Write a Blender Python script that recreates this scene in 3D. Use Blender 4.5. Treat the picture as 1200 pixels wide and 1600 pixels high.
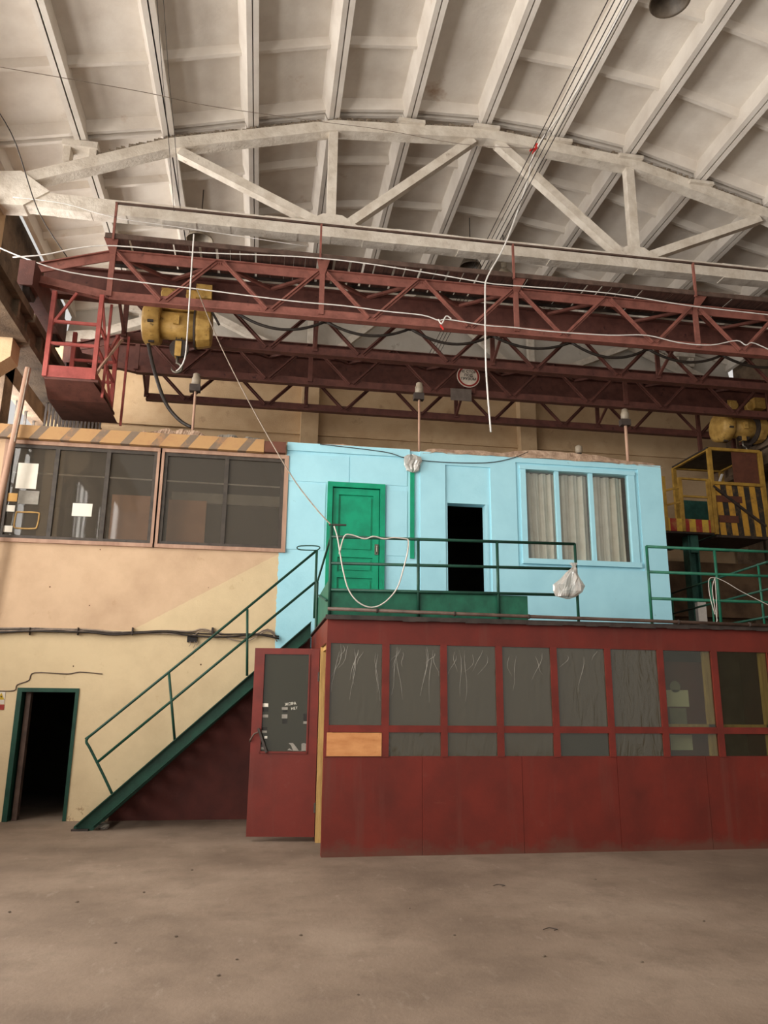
import bpy, math, random
from mathutils import Vector as V, Matrix, noise
random.seed(7)
for o in list(bpy.data.objects): bpy.data.objects.remove(o, do_unlink=True)
scn = bpy.context.scene
COL = scn.collection

# ------------------------------------------------------------------ camera
F, PITCH, ROLL, YAW, EYE = 1196.0, math.radians(13.87), math.radians(0.62), math.radians(8.91), 1.75
_f0 = V((math.sin(YAW), math.cos(YAW), 0)); _r0 = V((math.cos(YAW), -math.sin(YAW), 0)); _u0 = V((0, 0, 1))
FWD = _f0*math.cos(PITCH) + _u0*math.sin(PITCH)
_up = _u0*math.cos(PITCH) - _f0*math.sin(PITCH)
RIGHT = _r0*math.cos(ROLL) + _up*math.sin(ROLL)
UP = _up*math.cos(ROLL) - _r0*math.sin(ROLL)
CAM = V((0, 0, EYE))
cd = bpy.data.cameras.new('camera'); cam = bpy.data.objects.new('camera', cd); COL.objects.link(cam)
cd.sensor_fit = 'VERTICAL'; cd.sensor_height = 24.0; cd.lens = F/1600*24.0; cd.clip_end = 200
m = Matrix((RIGHT, UP, -FWD)).transposed().to_4x4(); m.translation = CAM
cam.matrix_world = m
scn.camera = cam

# ------------------------------------------------------------------ world, lights, exposure
w = bpy.data.worlds.new('daylight'); scn.world = w; w.use_nodes = True
bg = w.node_tree.nodes['Background']; bg.inputs[0].default_value = (1.0, 0.965, 0.92, 1); bg.inputs[1].default_value = 0.72

def area(name, loc, rot, sx, sy, power, color):
    l = bpy.data.lights.new(name, 'AREA'); l.shape = 'RECTANGLE'; l.size = sx; l.size_y = sy; l.energy = power; l.color = color
    o = bpy.data.objects.new(name, l); COL.objects.link(o); o.location = loc; o.rotation_euler = rot
    return o
# daylight entering by the tall window band of the left long wall
area('window_daylight', (-5.8, 2.6, 6.1), (0, math.radians(-90), 0), 7.2, 16.0, 4900, (1.0, 0.96, 0.91))
area('window_daylight_far', (-5.8, 14.6, 8.4), (0, math.radians(-90), 0), 3.6, 7.0, 1500, (1.0, 0.96, 0.92))

vs = scn.view_settings
scn.display_settings.display_device = 'sRGB'
vs.view_transform = 'Standard'; vs.look = 'None'; vs.gamma = 1.0; vs.use_curve_mapping = False; vs.exposure = 0.0

# ------------------------------------------------------------------ pixel -> place helpers (frame 1200 x 1600)
def ray(x, y): return RIGHT*((x-600)/F) - UP*((y-800)/F) + FWD
def P(x, y, Y):                       # point where the sight line meets the plane Y
    d = ray(x, y); return CAM + d*(Y/d.y)
def PX(x, y, Y): return P(x, y, Y).x
def PZ(x, y, Y): return P(x, y, Y).z
def G(x, y, z=0.0):                   # point where the sight line meets height z
    d = ray(x, y); return CAM + d*((z-EYE)/d.z)

# ------------------------------------------------------------------ materials
def lin(c):
    c = c/255.0
    return c/12.92 if c <= 0.04045 else ((c+0.055)/1.055)**2.4
def S(r, g, b): return (lin(r), lin(g), lin(b), 1)
MATS = {}
def nt(name):
    m = bpy.data.materials.new(name); m.use_nodes = True; t = m.node_tree
    for n in list(t.nodes): t.nodes.remove(n)
    out = t.nodes.new('ShaderNodeOutputMaterial'); MATS[name] = m
    return m, t, out
def N(t, kind, **kw):
    n = t.nodes.new(kind)
    for k, v in kw.items():
        if k in n.inputs: n.inputs[k].default_value = v
        else: setattr(n, k, v)
    return n
def ramp(t, src, stops):
    r = t.nodes.new('ShaderNodeValToRGB'); els = r.color_ramp.elements
    while len(els) < len(stops): els.new(0.5)
    for e, (p, c) in zip(els, stops): e.position = p; e.color = c
    t.links.new(src, r.inputs[0]); return r.outputs[0]
def mixc(t, fac, a, b, mode='MIX'):
    n = t.nodes.new('ShaderNodeMix'); n.data_type = 'RGBA'; n.blend_type = mode
    for sock, v in ((n.inputs[0], fac), (n.inputs[6], a), (n.inputs[7], b)):
        if hasattr(v, 'is_linked'): t.links.new(v, sock)
        else: sock.default_value = v
    return n.outputs[2]
def math_(t, op, a, b=0.0, c=None):
    n = t.nodes.new('ShaderNodeMath'); n.operation = op
    vals = [a, b] + ([c] if c is not None else [])
    for i, v in enumerate(vals):
        if hasattr(v, 'is_linked'): t.links.new(v, n.inputs[i])
        else: n.inputs[i].default_value = v
    return n.outputs[0]
W1 = (1, 1, 1, 1); B0 = (0, 0, 0, 1)
def noise_f(t, co, scale, detail=4, rough=0.55, stretch=None):
    if stretch:
        mp = t.nodes.new('ShaderNodeMapping'); mp.inputs['Scale'].default_value = stretch
        t.links.new(co, mp.inputs[0]); co = mp.outputs[0]
    n = N(t, 'ShaderNodeTexNoise', Scale=scale, Detail=detail, Roughness=rough); t.links.new(co, n.inputs['Vector'])
    return n.outputs[0]
def paint(name, col, col2=None, rough=0.6, scale=3.0, spots=None, spot_scale=2.0, spot_lo=0.62, spot_hi=0.72, bump=0.15, bump_scale=30, metallic=0.0,
          world=True, stretch=None, spec=0.35, streak=None):
    m, t, out = nt(name)
    if world: co = t.nodes.new('ShaderNodeNewGeometry').outputs['Position']
    else: co = t.nodes.new('ShaderNodeTexCoord').outputs['Object']
    c2 = col2 or tuple([v*0.72 for v in col[:3]] + [1])
    c = ramp(t, noise_f(t, co, scale, 5, 0.6, stretch), [(0.32, c2), (0.62, col)])
    if spots:
        c = mixc(t, ramp(t, noise_f(t, co, spot_scale, 6, 0.65), [(spot_lo, B0), (spot_hi, W1)]), c, spots)
    if streak:
        c = mixc(t, ramp(t, noise_f(t, co, 1.0, 5, 0.6, (6, 6, 0.5)), [(0.55, B0), (0.8, W1)]), c, streak)
    b = N(t, 'ShaderNodeBsdfPrincipled', Roughness=rough, Metallic=metallic)
    b.inputs['Specular IOR Level'].default_value = spec
    t.links.new(c, b.inputs['Base Color'])
    if bump:
        bp = N(t, 'ShaderNodeBump', Strength=bump, Distance=0.02); t.links.new(noise_f(t, co, bump_scale, 4), bp.inputs['Height']); t.links.new(bp.outputs[0], b.inputs['Normal'])
    t.links.new(b.outputs[0], out.inputs[0]); return m

paint('ceiling_paint', S(222, 214, 203), S(206, 196, 184), 0.85, 1.3, spots=S(172, 140, 112), spot_scale=0.8, spot_lo=0.66, spot_hi=0.8, bump=0.2, bump_scale=14)
paint('truss_paint', S(222, 213, 199), S(196, 184, 168), 0.85, 4, spots=S(150, 134, 116), spot_scale=5, spot_lo=0.64, spot_hi=0.75, bump=0.6, bump_scale=18)
paint('rubble', S(150, 136, 118), S(88, 76, 62), 0.95, 25, bump=1.0, bump_scale=40)
paint('crane_red', S(144, 90, 78), S(118, 72, 62), 0.6, 5, spots=S(88, 54, 46), spot_scale=7)
paint('crane_deep', S(102, 62, 53), S(80, 48, 41), 0.6, 5, spots=S(52, 30, 28), spot_scale=7)
paint('crane_bright', S(172, 86, 78), S(140, 66, 60), 0.55, 4)
paint('plank_wood', S(86, 58, 48), S(58, 38, 32), 0.85, 3, stretch=(8, 1, 8))
paint('steel_dark', S(66, 56, 50), S(44, 37, 33), 0.6, 6)
paint('girder_concrete', S(120, 100, 80), S(74, 60, 48), 0.9, 2.5, spots=S(52, 42, 34), spot_scale=3, bump=0.5)
paint('brown_pipe', S(96, 76, 66), S(70, 54, 46), 0.55, 6)
paint('hoist_yellow', S(196, 158, 88), S(162, 124, 60), 0.5, 6, spots=S(96, 72, 44), spot_scale=9, spot_lo=0.58)
paint('booth_red', S(108, 36, 25), S(88, 31, 22), 0.5, 1.6, spots=S(116, 70, 58), spot_scale=1.6, spot_lo=0.64, spot_hi=0.9, bump=0.08, streak=S(100, 50, 40))
paint('booth_frame', S(112, 38, 28), S(94, 33, 24), 0.5, 4, bump=0.05)
paint('under_stair_red', S(88, 40, 32), S(70, 32, 26), 0.7, 2)
paint('green_paint', S(30, 96, 72), S(22, 74, 56), 0.5, 5, spots=S(70, 66, 52), spot_scale=16, spot_lo=0.68)
paint('green_dark', S(24, 68, 52), S(18, 54, 42), 0.5, 5, spots=S(56, 56, 46), spot_scale=12, spot_lo=0.68)
paint('door_green', S(10, 152, 112), S(6, 126, 92), 0.35, 3, bump=0.05)
paint('blue_paint', S(168, 220, 232), S(160, 212, 225), 0.55, 2.0, spots=S(150, 196, 206), spot_scale=5, spot_lo=0.68, bump=0.06)
paint('pink_wood', S(178, 144, 122), S(152, 118, 98), 0.7, 6, stretch=(1, 1, 0.2))
paint('window_frame_dark', S(74, 66, 58), S(54, 48, 42), 0.55, 8)
paint('yellow_wood', S(196, 158, 96), S(164, 126, 72), 0.7, 5, stretch=(6, 6, 0.6))
paint('plywood', S(206, 146, 92), S(184, 122, 72), 0.6, 3, spots=S(160, 96, 56), spot_scale=4, stretch=(1, 1, 3))
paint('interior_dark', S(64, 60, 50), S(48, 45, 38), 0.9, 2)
paint('booth_interior', S(120, 108, 90), S(92, 82, 68), 0.9, 2)
paint('tan_board', S(200, 150, 118), S(178, 128, 98), 0.7, 2)
paint('gable_beige', S(200, 172, 136), S(180, 150, 114), 0.9, 1.2, spots=S(140, 112, 82), spot_scale=1.6, spot_lo=0.6, spot_hi=0.78, bump=0.3)
paint('gable_white', S(206, 200, 190), S(186, 178, 166), 0.9, 1.0, spots=S(160, 150, 136), spot_scale=2)
paint('brown_concrete', S(122, 96, 72), S(78, 60, 46), 0.9, 1.6, spots=S(52, 42, 34), spot_scale=2.2, bump=0.4)
paint('felt', S(196, 168, 144), S(150, 122, 100), 0.95, 8, bump=0.8)
paint('white_plastic', S(226, 220, 212), S(206, 198, 190), 0.35, 6, bump=0.1)
paint('hose_white', S(206, 197, 186), S(186, 176, 166), 0.5, 10, bump=0)
paint('fold_plastic', S(170, 164, 152), S(140, 134, 122), 0.3, 6, bump=0)
paint('white_cable', S(232, 228, 222), S(214, 208, 200), 0.4, 10, bump=0)
paint('grey_cable', S(150, 134, 118), S(110, 96, 84), 0.6, 10, bump=0)
paint('black_cable', S(52, 44, 38), S(36, 30, 26), 0.5, 10, bump=0)
paint('paper', S(236, 230, 214), S(228, 220, 204), 0.8, 3, bump=0)
paint('paper_grey', S(150, 144, 132), S(128, 122, 112), 0.6, 8, bump=0)
paint('paper_amber', S(206, 160, 92), S(190, 140, 76), 0.7, 5, bump=0)
paint('sticker_dark', S(40, 38, 32), S(30, 28, 24), 0.6, 8, bump=0)
paint('curtain_cloth', S(228, 224, 212), S(212, 206, 192), 0.9, 5, bump=0.1)
paint('sign_white', S(214, 202, 186), S(196, 182, 166), 0.6, 8, bump=0)
paint('sign_red', S(150, 46, 38), S(130, 40, 34), 0.6, 8, bump=0)
paint('sign_grey', S(104, 92, 84), S(88, 78, 70), 0.6, 8, bump=0)
paint('sign_yellow', S(190, 160, 40), S(170, 140, 30), 0.6, 8, bump=0)
paint('letter_black', S(30, 26, 24), S(24, 20, 18), 0.7, 8, bump=0)
paint('lamp_shade', S(150, 138, 120), S(118, 106, 90), 0.45, 6, bump=0)
paint('lamp_shade_dark', S(96, 84, 70), S(70, 60, 50), 0.45, 6, bump=0)
paint('red_tape', S(214, 58, 52), S(190, 46, 42), 0.5, 6, bump=0)
paint('teal_metal', S(52, 96, 84), S(38, 72, 64), 0.55, 5, spots=S(80, 72, 58), spot_scale=9)
paint('cab_yellow', S(176, 138, 60), S(140, 106, 44), 0.6, 6)
paint('cab_brown', S(104, 62, 46), S(84, 50, 38), 0.6, 4)
paint('stone', S(104, 90, 76), S(80, 68, 56), 0.95, 12)
paint('metal_lock', S(130, 124, 112), S(96, 90, 80), 0.35, 8, metallic=0.7, bump=0)

# concrete floor
m, t, out = nt('floor_concrete')
co = t.nodes.new('ShaderNodeNewGeometry').outputs['Position']
c = ramp(t, noise_f(t, co, 0.45, 6, 0.62), [(0.33, S(98, 83, 70)), (0.5, S(120, 103, 88)), (0.68, S(138, 121, 105))])
c = mixc(t, ramp(t, noise_f(t, co, 2.2, 8, 0.7), [(0.5, B0), (0.72, (0.55, 0.55, 0.55, 1))]), c, S(90, 75, 62))
c = mixc(t, ramp(t, noise_f(t, co, 7, 6, 0.7, (1, 0.35, 1)), [(0.6, B0), (0.78, (0.5, 0.5, 0.5, 1))]), c, S(160, 147, 133))
c = mixc(t, ramp(t, noise_f(t, co, 38, 3, 0.6), [(0.68, B0), (0.76, (0.6, 0.6, 0.6, 1))]), c, S(78, 63, 51))
b = N(t, 'ShaderNodeBsdfPrincipled', Roughness=0.72); b.inputs['Specular IOR Level'].default_value = 0.3
t.links.new(c, b.inputs['Base Color'])
bp = N(t, 'ShaderNodeBump', Strength=0.25, Distance=0.02); t.links.new(noise_f(t, co, 14, 7, 0.7), bp.inputs['Height']); t.links.new(bp.outputs[0], b.inputs['Normal'])
t.links.new(b.outputs[0], out.inputs[0])

# plaster of the middle wall: pink-beige above, cream below the cable and in a painted wedge, sky blue on the right block
m, t, out = nt('middle_wall_paint')
co = t.nodes.new('ShaderNodeNewGeometry').outputs['Position']
sep = t.nodes.new('ShaderNodeSeparateXYZ'); t.links.new(co, sep.inputs[0]); sx, sz = sep.outputs[0], sep.outputs[2]
nl = noise_f(t, co, 1.4, 6, 0.6); nf = noise_f(t, co, 9, 4, 0.6)
pink = ramp(t, nl, [(0.3, S(188, 158, 128)), (0.62, S(206, 176, 144))])
cream = ramp(t, nl, [(0.3, S(196, 174, 138)), (0.62, S(212, 190, 152))])
edge = math_(t, 'MAXIMUM', math_(t, 'MULTIPLY', math_(t, 'ADD', sx, 2.01), 0.586), 0.0)
edge = math_(t, 'ADD', edge, math_(t, 'MULTIPLY_ADD', nf, 0.03, 2.76))
base = mixc(t, math_(t, 'LESS_THAN', sz, edge), pink, cream)
base = mixc(t, ramp(t, noise_f(t, co, 3.2, 7, 0.7), [(0.62, B0), (0.74, (0.6, 0.6, 0.6, 1))]), base, S(168, 136, 100))
vo = N(t, 'ShaderNodeTexVoronoi', Scale=2.6); t.links.new(co, vo.inputs['Vector'])
base = mixc(t, math_(t, 'LESS_THAN', vo.outputs['Distance'], 0.035), base, S(96, 72, 50))
low = math_(t, 'SUBTRACT', 0.55, sz)
dirt = math_(t, 'MULTIPLY', math_(t, 'GREATER_THAN', math_(t, 'ADD', low, math_(t, 'MULTIPLY', math_(t, 'SUBTRACT', noise_f(t, co, 5, 7, 0.75), 0.5), 2.4)), 0.62), 0.55)
base = mixc(t, dirt, base, S(140, 108, 78))
blue = ramp(t, noise_f(t, co, 2.2, 5, 0.6), [(0.3, S(160, 213, 226)), (0.6, S(170, 222, 234))])
blue = mixc(t, ramp(t, noise_f(t, co, 6, 7, 0.7), [(0.64, B0), (0.78, (0.5, 0.5, 0.5, 1))]), blue, S(140, 182, 190))
be = math_(t, 'MULTIPLY_ADD', noise_f(t, co, 12, 3), 0.05, math_(t, 'MULTIPLY_ADD', math_(t, 'GREATER_THAN', sz, 4.12), 0.06, 0.19))
fin = mixc(t, math_(t, 'GREATER_THAN', sx, be), base, blue)
b = N(t, 'ShaderNodeBsdfPrincipled', Roughness=0.8); b.inputs['Specular IOR Level'].default_value = 0.25; t.links.new(fin, b.inputs['Base Color'])
bp = N(t, 'ShaderNodeBump', Strength=0.35, Distance=0.02); t.links.new(noise_f(t, co, 8, 7, 0.7), bp.inputs['Height']); t.links.new(bp.outputs[0], b.inputs['Normal'])
t.links.new(b.outputs[0], out.inputs[0])

def stripes(name, ca, cb, period, duty, sl, wear=None):
    m, t, out = nt(name)
    co = t.nodes.new('ShaderNodeNewGeometry').outputs['Position']
    sp = t.nodes.new('ShaderNodeSeparateXYZ'); t.links.new(co, sp.inputs[0])
    v = math_(t, 'FRACT', math_(t, 'DIVIDE', math_(t, 'ADD', math_(t, 'MULTIPLY_ADD', sp.outputs[2], sl, sp.outputs[0]), 50.0), period))
    c = mixc(t, math_(t, 'LESS_THAN', v, duty), ca, cb)
    c = mixc(t, ramp(t, noise_f(t, co, 4, 6, 0.7), [(0.5, B0), (0.68, (0.85, 0.85, 0.85, 1))]), c, wear or ca)
    b = N(t, 'ShaderNodeBsdfPrincipled', Roughness=0.7); t.links.new(c, b.inputs['Base Color']); t.links.new(b.outputs[0], out.inputs[0])
stripes('hazard_faded', S(174, 134, 86), S(116, 98, 80), 0.47, 0.3, -0.75, S(164, 120, 80))
stripes('cab_stripes', S(196, 146, 52), S(42, 38, 34), 0.30, 0.5, 0.05, S(120, 90, 46))
stripes('platform_stripes', S(206, 170, 62), S(150, 44, 36), 0.32, 0.5, 0.0, S(170, 120, 70))

def glassy(name, tint, dust, dust_fac, gloss_fac, rough, bump=0.0, streak=False):
    m, t, out = nt(name)
    co = t.nodes.new('ShaderNodeNewGeometry').outputs['Position']
    tr = N(t, 'ShaderNodeBsdfTransparent', Color=tint); df = N(t, 'ShaderNodeBsdfDiffuse', Color=dust); gl = N(t, 'ShaderNodeBsdfGlossy', Roughness=rough)
    m1 = t.nodes.new('ShaderNodeMixShader'); m1.inputs[0].default_value = dust_fac; t.links.new(tr.outputs[0], m1.inputs[1]); t.links.new(df.outputs[0], m1.inputs[2])
    m2 = t.nodes.new('ShaderNodeMixShader'); m2.inputs[0].default_value = gloss_fac; t.links.new(m1.outputs[0], m2.inputs[1]); t.links.new(gl.outputs[0], m2.inputs[2])
    if bump:
        bp = N(t, 'ShaderNodeBump', Strength=bump, Distance=0.03)
        wv = N(t, 'ShaderNodeTexNoise', Scale=1.0, Detail=3, Roughness=0.5, Distortion=1.6)
        mp = t.nodes.new('ShaderNodeMapping'); mp.inputs['Scale'].default_value = (9, 9, 2.2); t.links.new(co, mp.inputs[0]); t.links.new(mp.outputs[0], wv.inputs['Vector'])
        t.links.new(wv.outputs[0], bp.inputs['Height']); t.links.new(bp.outputs[0], gl.inputs['Normal']); t.links.new(bp.outputs[0], df.inputs['Normal'])
    t.links.new(m2.outputs[0], out.inputs[0])
glassy('film_glass', (0.55, 0.55, 0.47, 1), S(92, 85, 68), 0.5, 0.07, 0.2, bump=0.3)
glassy('booth_glass', (0.6, 0.64, 0.55, 1), S(84, 80, 66), 0.35, 0.05, 0.08)
glassy('booth_clear', (0.78, 0.8, 0.7, 1), S(84, 80, 66), 0.14, 0.04, 0.05)
glassy('room_glass', (0.86, 0.84, 0.8, 1), S(112, 104, 93), 0.26, 0.022, 0.03)
glassy('clear_glass', (0.9, 0.9, 0.88, 1), S(170, 166, 156), 0.07, 0.05, 0.03)
glassy('bag_plastic', (0.85, 0.83, 0.8, 1), S(214, 207, 198), 0.5, 0.12, 0.2, bump=0.5)

# ------------------------------------------------------------------ mesh builder
class MB:
    def __init__(s): s.v, s.f, s.sm = [], [], False
    def box(s, a, b):
        x0, y0, z0 = a; x1, y1, z1 = b; n = len(s.v)
        s.v += [V(p) for p in ((x0,y0,z0),(x1,y0,z0),(x1,y1,z0),(x0,y1,z0),(x0,y0,z1),(x1,y0,z1),(x1,y1,z1),(x0,y1,z1))]
        s.f += [tuple(n+i for i in q) for q in ((3,2,1,0),(4,5,6,7),(0,1,5,4),(1,2,6,5),(2,3,7,6),(3,0,4,7))]; return s
    def bar(s, p, q, w=0.05, h=None, up=(0,0,1)):          # straight member: w across, h along 'up'
        p, q = V(p), V(q); h = h or w; d = (q-p).normalized(); u = V(up)
        if abs(d.dot(u)) > 0.98: u = V((0, 1, 0))
        a = d.cross(u).normalized()*(w/2); b = a.cross(d).normalized()*(h/2); n = len(s.v)
        s.v += [p-a-b, p+a-b, p+a+b, p-a+b, q-a-b, q+a-b, q+a+b, q-a+b]
        s.f += [tuple(n+i for i in k) for k in ((0,1,2,3),(7,6,5,4),(0,4,5,1),(1,5,6,2),(2,6,7,3),(3,7,4,0))]; return s
    def tube(s, pts, r=0.02, n=8, cap=True):
        pts = [V(p) for p in pts]; k0 = len(s.v); u = None
        for i, p in enumerate(pts):
            d = (pts[min(i+1, len(pts)-1)] - pts[max(i-1, 0)]).normalized()
            if u is None:
                u = V((0, 0, 1)) if abs(d.z) < 0.9 else V((0, 1, 0))
            a = d.cross(u).normalized(); u2 = a.cross(d).normalized(); u = u2
            rr = r[i] if isinstance(r, (list, tuple)) else r
            for j in range(n):
                th = 2*math.pi*j/n; s.v.append(p + a*(rr*math.cos(th)) + u2*(rr*math.sin(th)))
        for i in range(len(pts)-1):
            for j in range(n):
                A = k0+i*n+j; Bq = k0+i*n+(j+1) % n; s.f.append((A, Bq, Bq+n, A+n))
        if cap:
            s.f.append(tuple(k0+j for j in range(n))[::-1]); s.f.append(tuple(k0+(len(pts)-1)*n+j for j in range(n)))
        return s
    def lathe(s, prof, c, axis='z', n=20):                 # prof = [(radius, along)]
        c = V(c); k0 = len(s.v)
        for r, h in prof:
            for j in range(n):
                th = 2*math.pi*j/n; A, Bq = r*math.cos(th), r*math.sin(th)
                s.v.append(c + (V((A, Bq, h)) if axis == 'z' else V((h, A, Bq)) if axis == 'x' else V((A, h, Bq))))
        for i in range(len(prof)-1):
            for j in range(n):
                A = k0+i*n+j; Bq = k0+i*n+(j+1) % n; s.f.append((A, Bq, Bq+n, A+n))
        s.f.append(tuple(k0+j for j in range(n))[::-1]); s.f.append(tuple(k0+(len(prof)-1)*n+j for j in range(n)))
        return s
    def prism(s, poly, d):                                 # polygon of points swept by vector d
        poly = [V(p) for p in poly]; d = V(d); n = len(poly); k = len(s.v)
        s.v += poly + [p+d for p in poly]
        s.f += [tuple(range(k, k+n)), tuple(range(k+2*n-1, k+n-1, -1))]
        s.f += [(k+i, k+n+i, k+n+(i+1) % n, k+(i+1) % n) for i in range(n)]; return s
    def grid(s, fn, nu, nv):
        k = len(s.v)
        s.v += [V(fn(i/nu, j/nv)) for j in range(nv+1) for i in range(nu+1)]
        s.f += [(k+j*(nu+1)+i, k+j*(nu+1)+i+1, k+(j+1)*(nu+1)+i+1, k+(j+1)*(nu+1)+i) for j in range(nv) for i in range(nu)]; return s
    def map(s, fn): s.v = [V(fn(p)) for p in s.v]; return s
    def smooth(s): s.sm = True; return s
    def build(s, name, mat, parent=None):
        off = V((0, 0, 0)); q = parent
        while q is not None: off += q.location; q = q.parent
        c = V((0, 0, 0))
        if parent is None:
            xs = [p.x for p in s.v]; ys = [p.y for p in s.v]; zs = [p.z for p in s.v]
            c = V(((min(xs)+max(xs))/2, (min(ys)+max(ys))/2, min(zs)))
        me = bpy.data.meshes.new(name); me.from_pydata([p-off-c for p in s.v], [], s.f)
        me.materials.append(MATS[mat])
        import bmesh
        bm = bmesh.new(); bm.from_mesh(me); bmesh.ops.recalc_face_normals(bm, faces=bm.faces); bm.to_mesh(me); bm.free()
        if s.sm:
            for p in me.polygons: p.use_smooth = len(p.vertices) <= 4
        o = bpy.data.objects.new(name, me); COL.objects.link(o); o.location = c; o.parent = parent
        return o
def tag(o, label=None, cat=None, group=None, kind=None):
    if label: o['label'] = label
    if cat: o['category'] = cat
    if group: o['group'] = group
    if kind: o['kind'] = kind
    return o
def thing(name, loc, label, cat, group=None, kind=None):
    o = bpy.data.objects.new(name, None); o.empty_display_size = 0.1; COL.objects.link(o); o.location = loc
    return tag(o, label, cat, group, kind)
def lerp(a, b, t): return a+(b-a)*t
def catenary(p, q, sag, n=12):
    p, q = V(p), V(q); return [p.lerp(q, i/n) - V((0, 0, sag*4*(i/n)*(1-i/n))) for i in range(n+1)]
def wiggle(pts, amp, seed):
    rnd = random.Random(seed); return [V(p)+V((rnd.uniform(-amp, amp), rnd.uniform(-amp, amp)*0.5, rnd.uniform(-amp, amp))) for p in pts]
def smoothpts(pts, k=4):                                   # Catmull-Rom through the points
    pts = [V(p) for p in pts]; out = []
    for i in range(len(pts)-1):
        p0, p1, p2, p3 = pts[max(i-1, 0)], pts[i], pts[i+1], pts[min(i+2, len(pts)-1)]
        for j in range(k):
            t = j/k; out.append(0.5*((2*p1)+(p2-p0)*t+(2*p0-5*p1+4*p2-p3)*t*t+(3*p1-p0-3*p2+p3)*t*t*t))
    return out+[pts[-1]]

# ------------------------------------------------------------------ main planes (metres)
YF, YW, YG = 9.46, 12.5, 18.7          # booth front, middle wall, gable
XL, XR = -5.3, 13.1
ZROOF = 2.76                            # booth roof / walkway

# ================================================================== SETTING
tag(MB().box((XL-0.3, -2, -0.3), (XR+0.3, YG+6, 0)).build('floor', 'floor_concrete'), 'worn brown concrete floor of the hall', 'floor', kind='structure')

# --- roof: ribbed concrete panels 1.5 m wide, 6 m long
half = [(0.0, 12.84), (1.5, 12.76), (3.0, 12.55), (4.5, 12.14), (6.0, 11.72), (7.5, 11.38), (9.0, 11.02)]
XC = 3.9
RD = 0.40                                # rib depth below the slab
nodes = [(XC-x, z) for x, z in half[::-1]] + [(XC+x, z) for x, z in half[1:]]
ceil = thing('ceiling', (XC, 9.5, 11), 'whitewashed roof of ribbed concrete panels', 'ceiling', kind='structure')
for bay, (y0, y1) in enumerate(((0.5, 6.47), (6.53, 12.47), (12.53, 18.6))):
    for i in range(len(nodes)-1):
        (xa, za), (xb, zb) = nodes[i], nodes[i+1]
        if bay == 2: za += 0.0; zb += 0.0
        d = V((xb-xa, 0, zb-za)).normalized(); n = V((-d.z, 0, d.x)); L = math.hypot(xb-xa, zb-za)
        A = V((xa, 0, za)); g = 0.012
        def mp(p, A=A, d=d, n=n): return A + d*p.x + n*p.z + V((0, p.y, 0))
        k = MB()
        k.box((g, y0, RD), (L-g, y1, RD+0.06))                                            # slab
        for a, bq in ((g, 0.10), (L-0.10, L-g)): k.prism([(a, y0, 0), (bq, y0, 0), (bq+(0.05 if a < L/2 else 0), y0, RD), (a-(0.05 if a > L/2 else 0), y0, RD)], (0, y1-y0, 0))
        nr = 4 if not (i == 5 and bay == 1) else 1
        ys = [y0+0.05, y1-0.05] + [y0+(y1-y0)*(q+1)/nr for q in range(nr-1)]
        for q, yy in enumerate(ys):
            dep = 0.22 if q < 2 else 0.14
            k.prism([(0.12, yy-0.035, RD-dep), (0.12, yy+0.035, RD-dep), (0.12, yy+0.08, RD), (0.12, yy-0.08, RD)], (L-0.24, 0, 0))
        k.map(mp).build('roof_panel', 'ceiling_paint', ceil)

# --- gable wall
gab = thing('wall_far', (XC, YG, 0), 'far gable wall, beige below and white between the roof trusses', 'wall', kind='structure')
MB().box((XL, YG, 4.76), (XR, YG+0.3, 10.05)).build('wall_panel', 'gable_beige', gab)
k = MB().box((XL, YG, 0), (7.2, YG+0.3, 4.76)); k.box((12.6, YG, 0), (XR, YG+0.3, 4.76)); k.build('wall_base', 'gable_beige', gab)
MB().prism([(XL, YG, 10.05)] + [(XR, YG, 10.05)] + [(x, YG, z+0.35) for x, z in nodes[::-1]], (0, 0.3, 0)).build('wall_top', 'gable_white', gab)
for x in (-2.1, 0.95, 3.9, 6.75, 9.9): MB().box((x-0.22, YG-0.3, 0), (x+0.22, YG, 10.0)).build('gable_column', 'gable_beige', gab) if x in (0.95, 6.75) else None
k = MB().box((XL, YG-0.06, 8.35), (XR, YG, 8.42)); k.build('ledge', 'gable_beige', gab)
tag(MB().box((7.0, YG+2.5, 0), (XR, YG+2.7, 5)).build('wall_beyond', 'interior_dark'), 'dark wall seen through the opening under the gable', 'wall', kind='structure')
# --- left and right long walls, the left one with its window band
wl = thing('wall_left', (XL, 8, 0), 'left long wall of the hall with tall window openings', 'wall', kind='structure')
k = MB().box((XL-0.3, -2, 0), (XL, YG, 2.2)); k.box((XL-0.3, -2, 10.0), (XL, YG, 11.3)); k.box((XL-0.3, -2, 8.0), (XL, YG, 8.6))
for y in (-2, 0.2, 3.2, 6.2, 9.2, 12.2, 15.2, 18.2): k.box((XL-0.3, y, 2.2), (XL, y+0.5, 10.0))
k.build('masonry', 'girder_concrete', wl)
for y in (-1.5, 0.7, 3.7, 6.7, 9.7, 12.7, 15.7):
    y1 = {-1.5: 0.2}.get(y, y+2.5)
    q = MB()
    for j in range(4): q.box((XL-0.2, lerp(y, y1, (j+0.5)/4)-0.02, 2.2), (XL-0.15, lerp(y, y1, (j+0.5)/4)+0.02, 10.0))
    for z in (3.2, 4.2, 5.2, 6.2, 7.2, 9.2): q.box((XL-0.2, y, z-0.02), (XL-0.15, y1, z+0.02))
    q.build('window_grille', 'window_frame_dark', wl)
tag(MB().box((XR, -2, 0), (XR+0.3, YG, 11.6)).build('wall_right', 'girder_concrete'), 'right long wall of the hall', 'wall', kind='structure')

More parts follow.
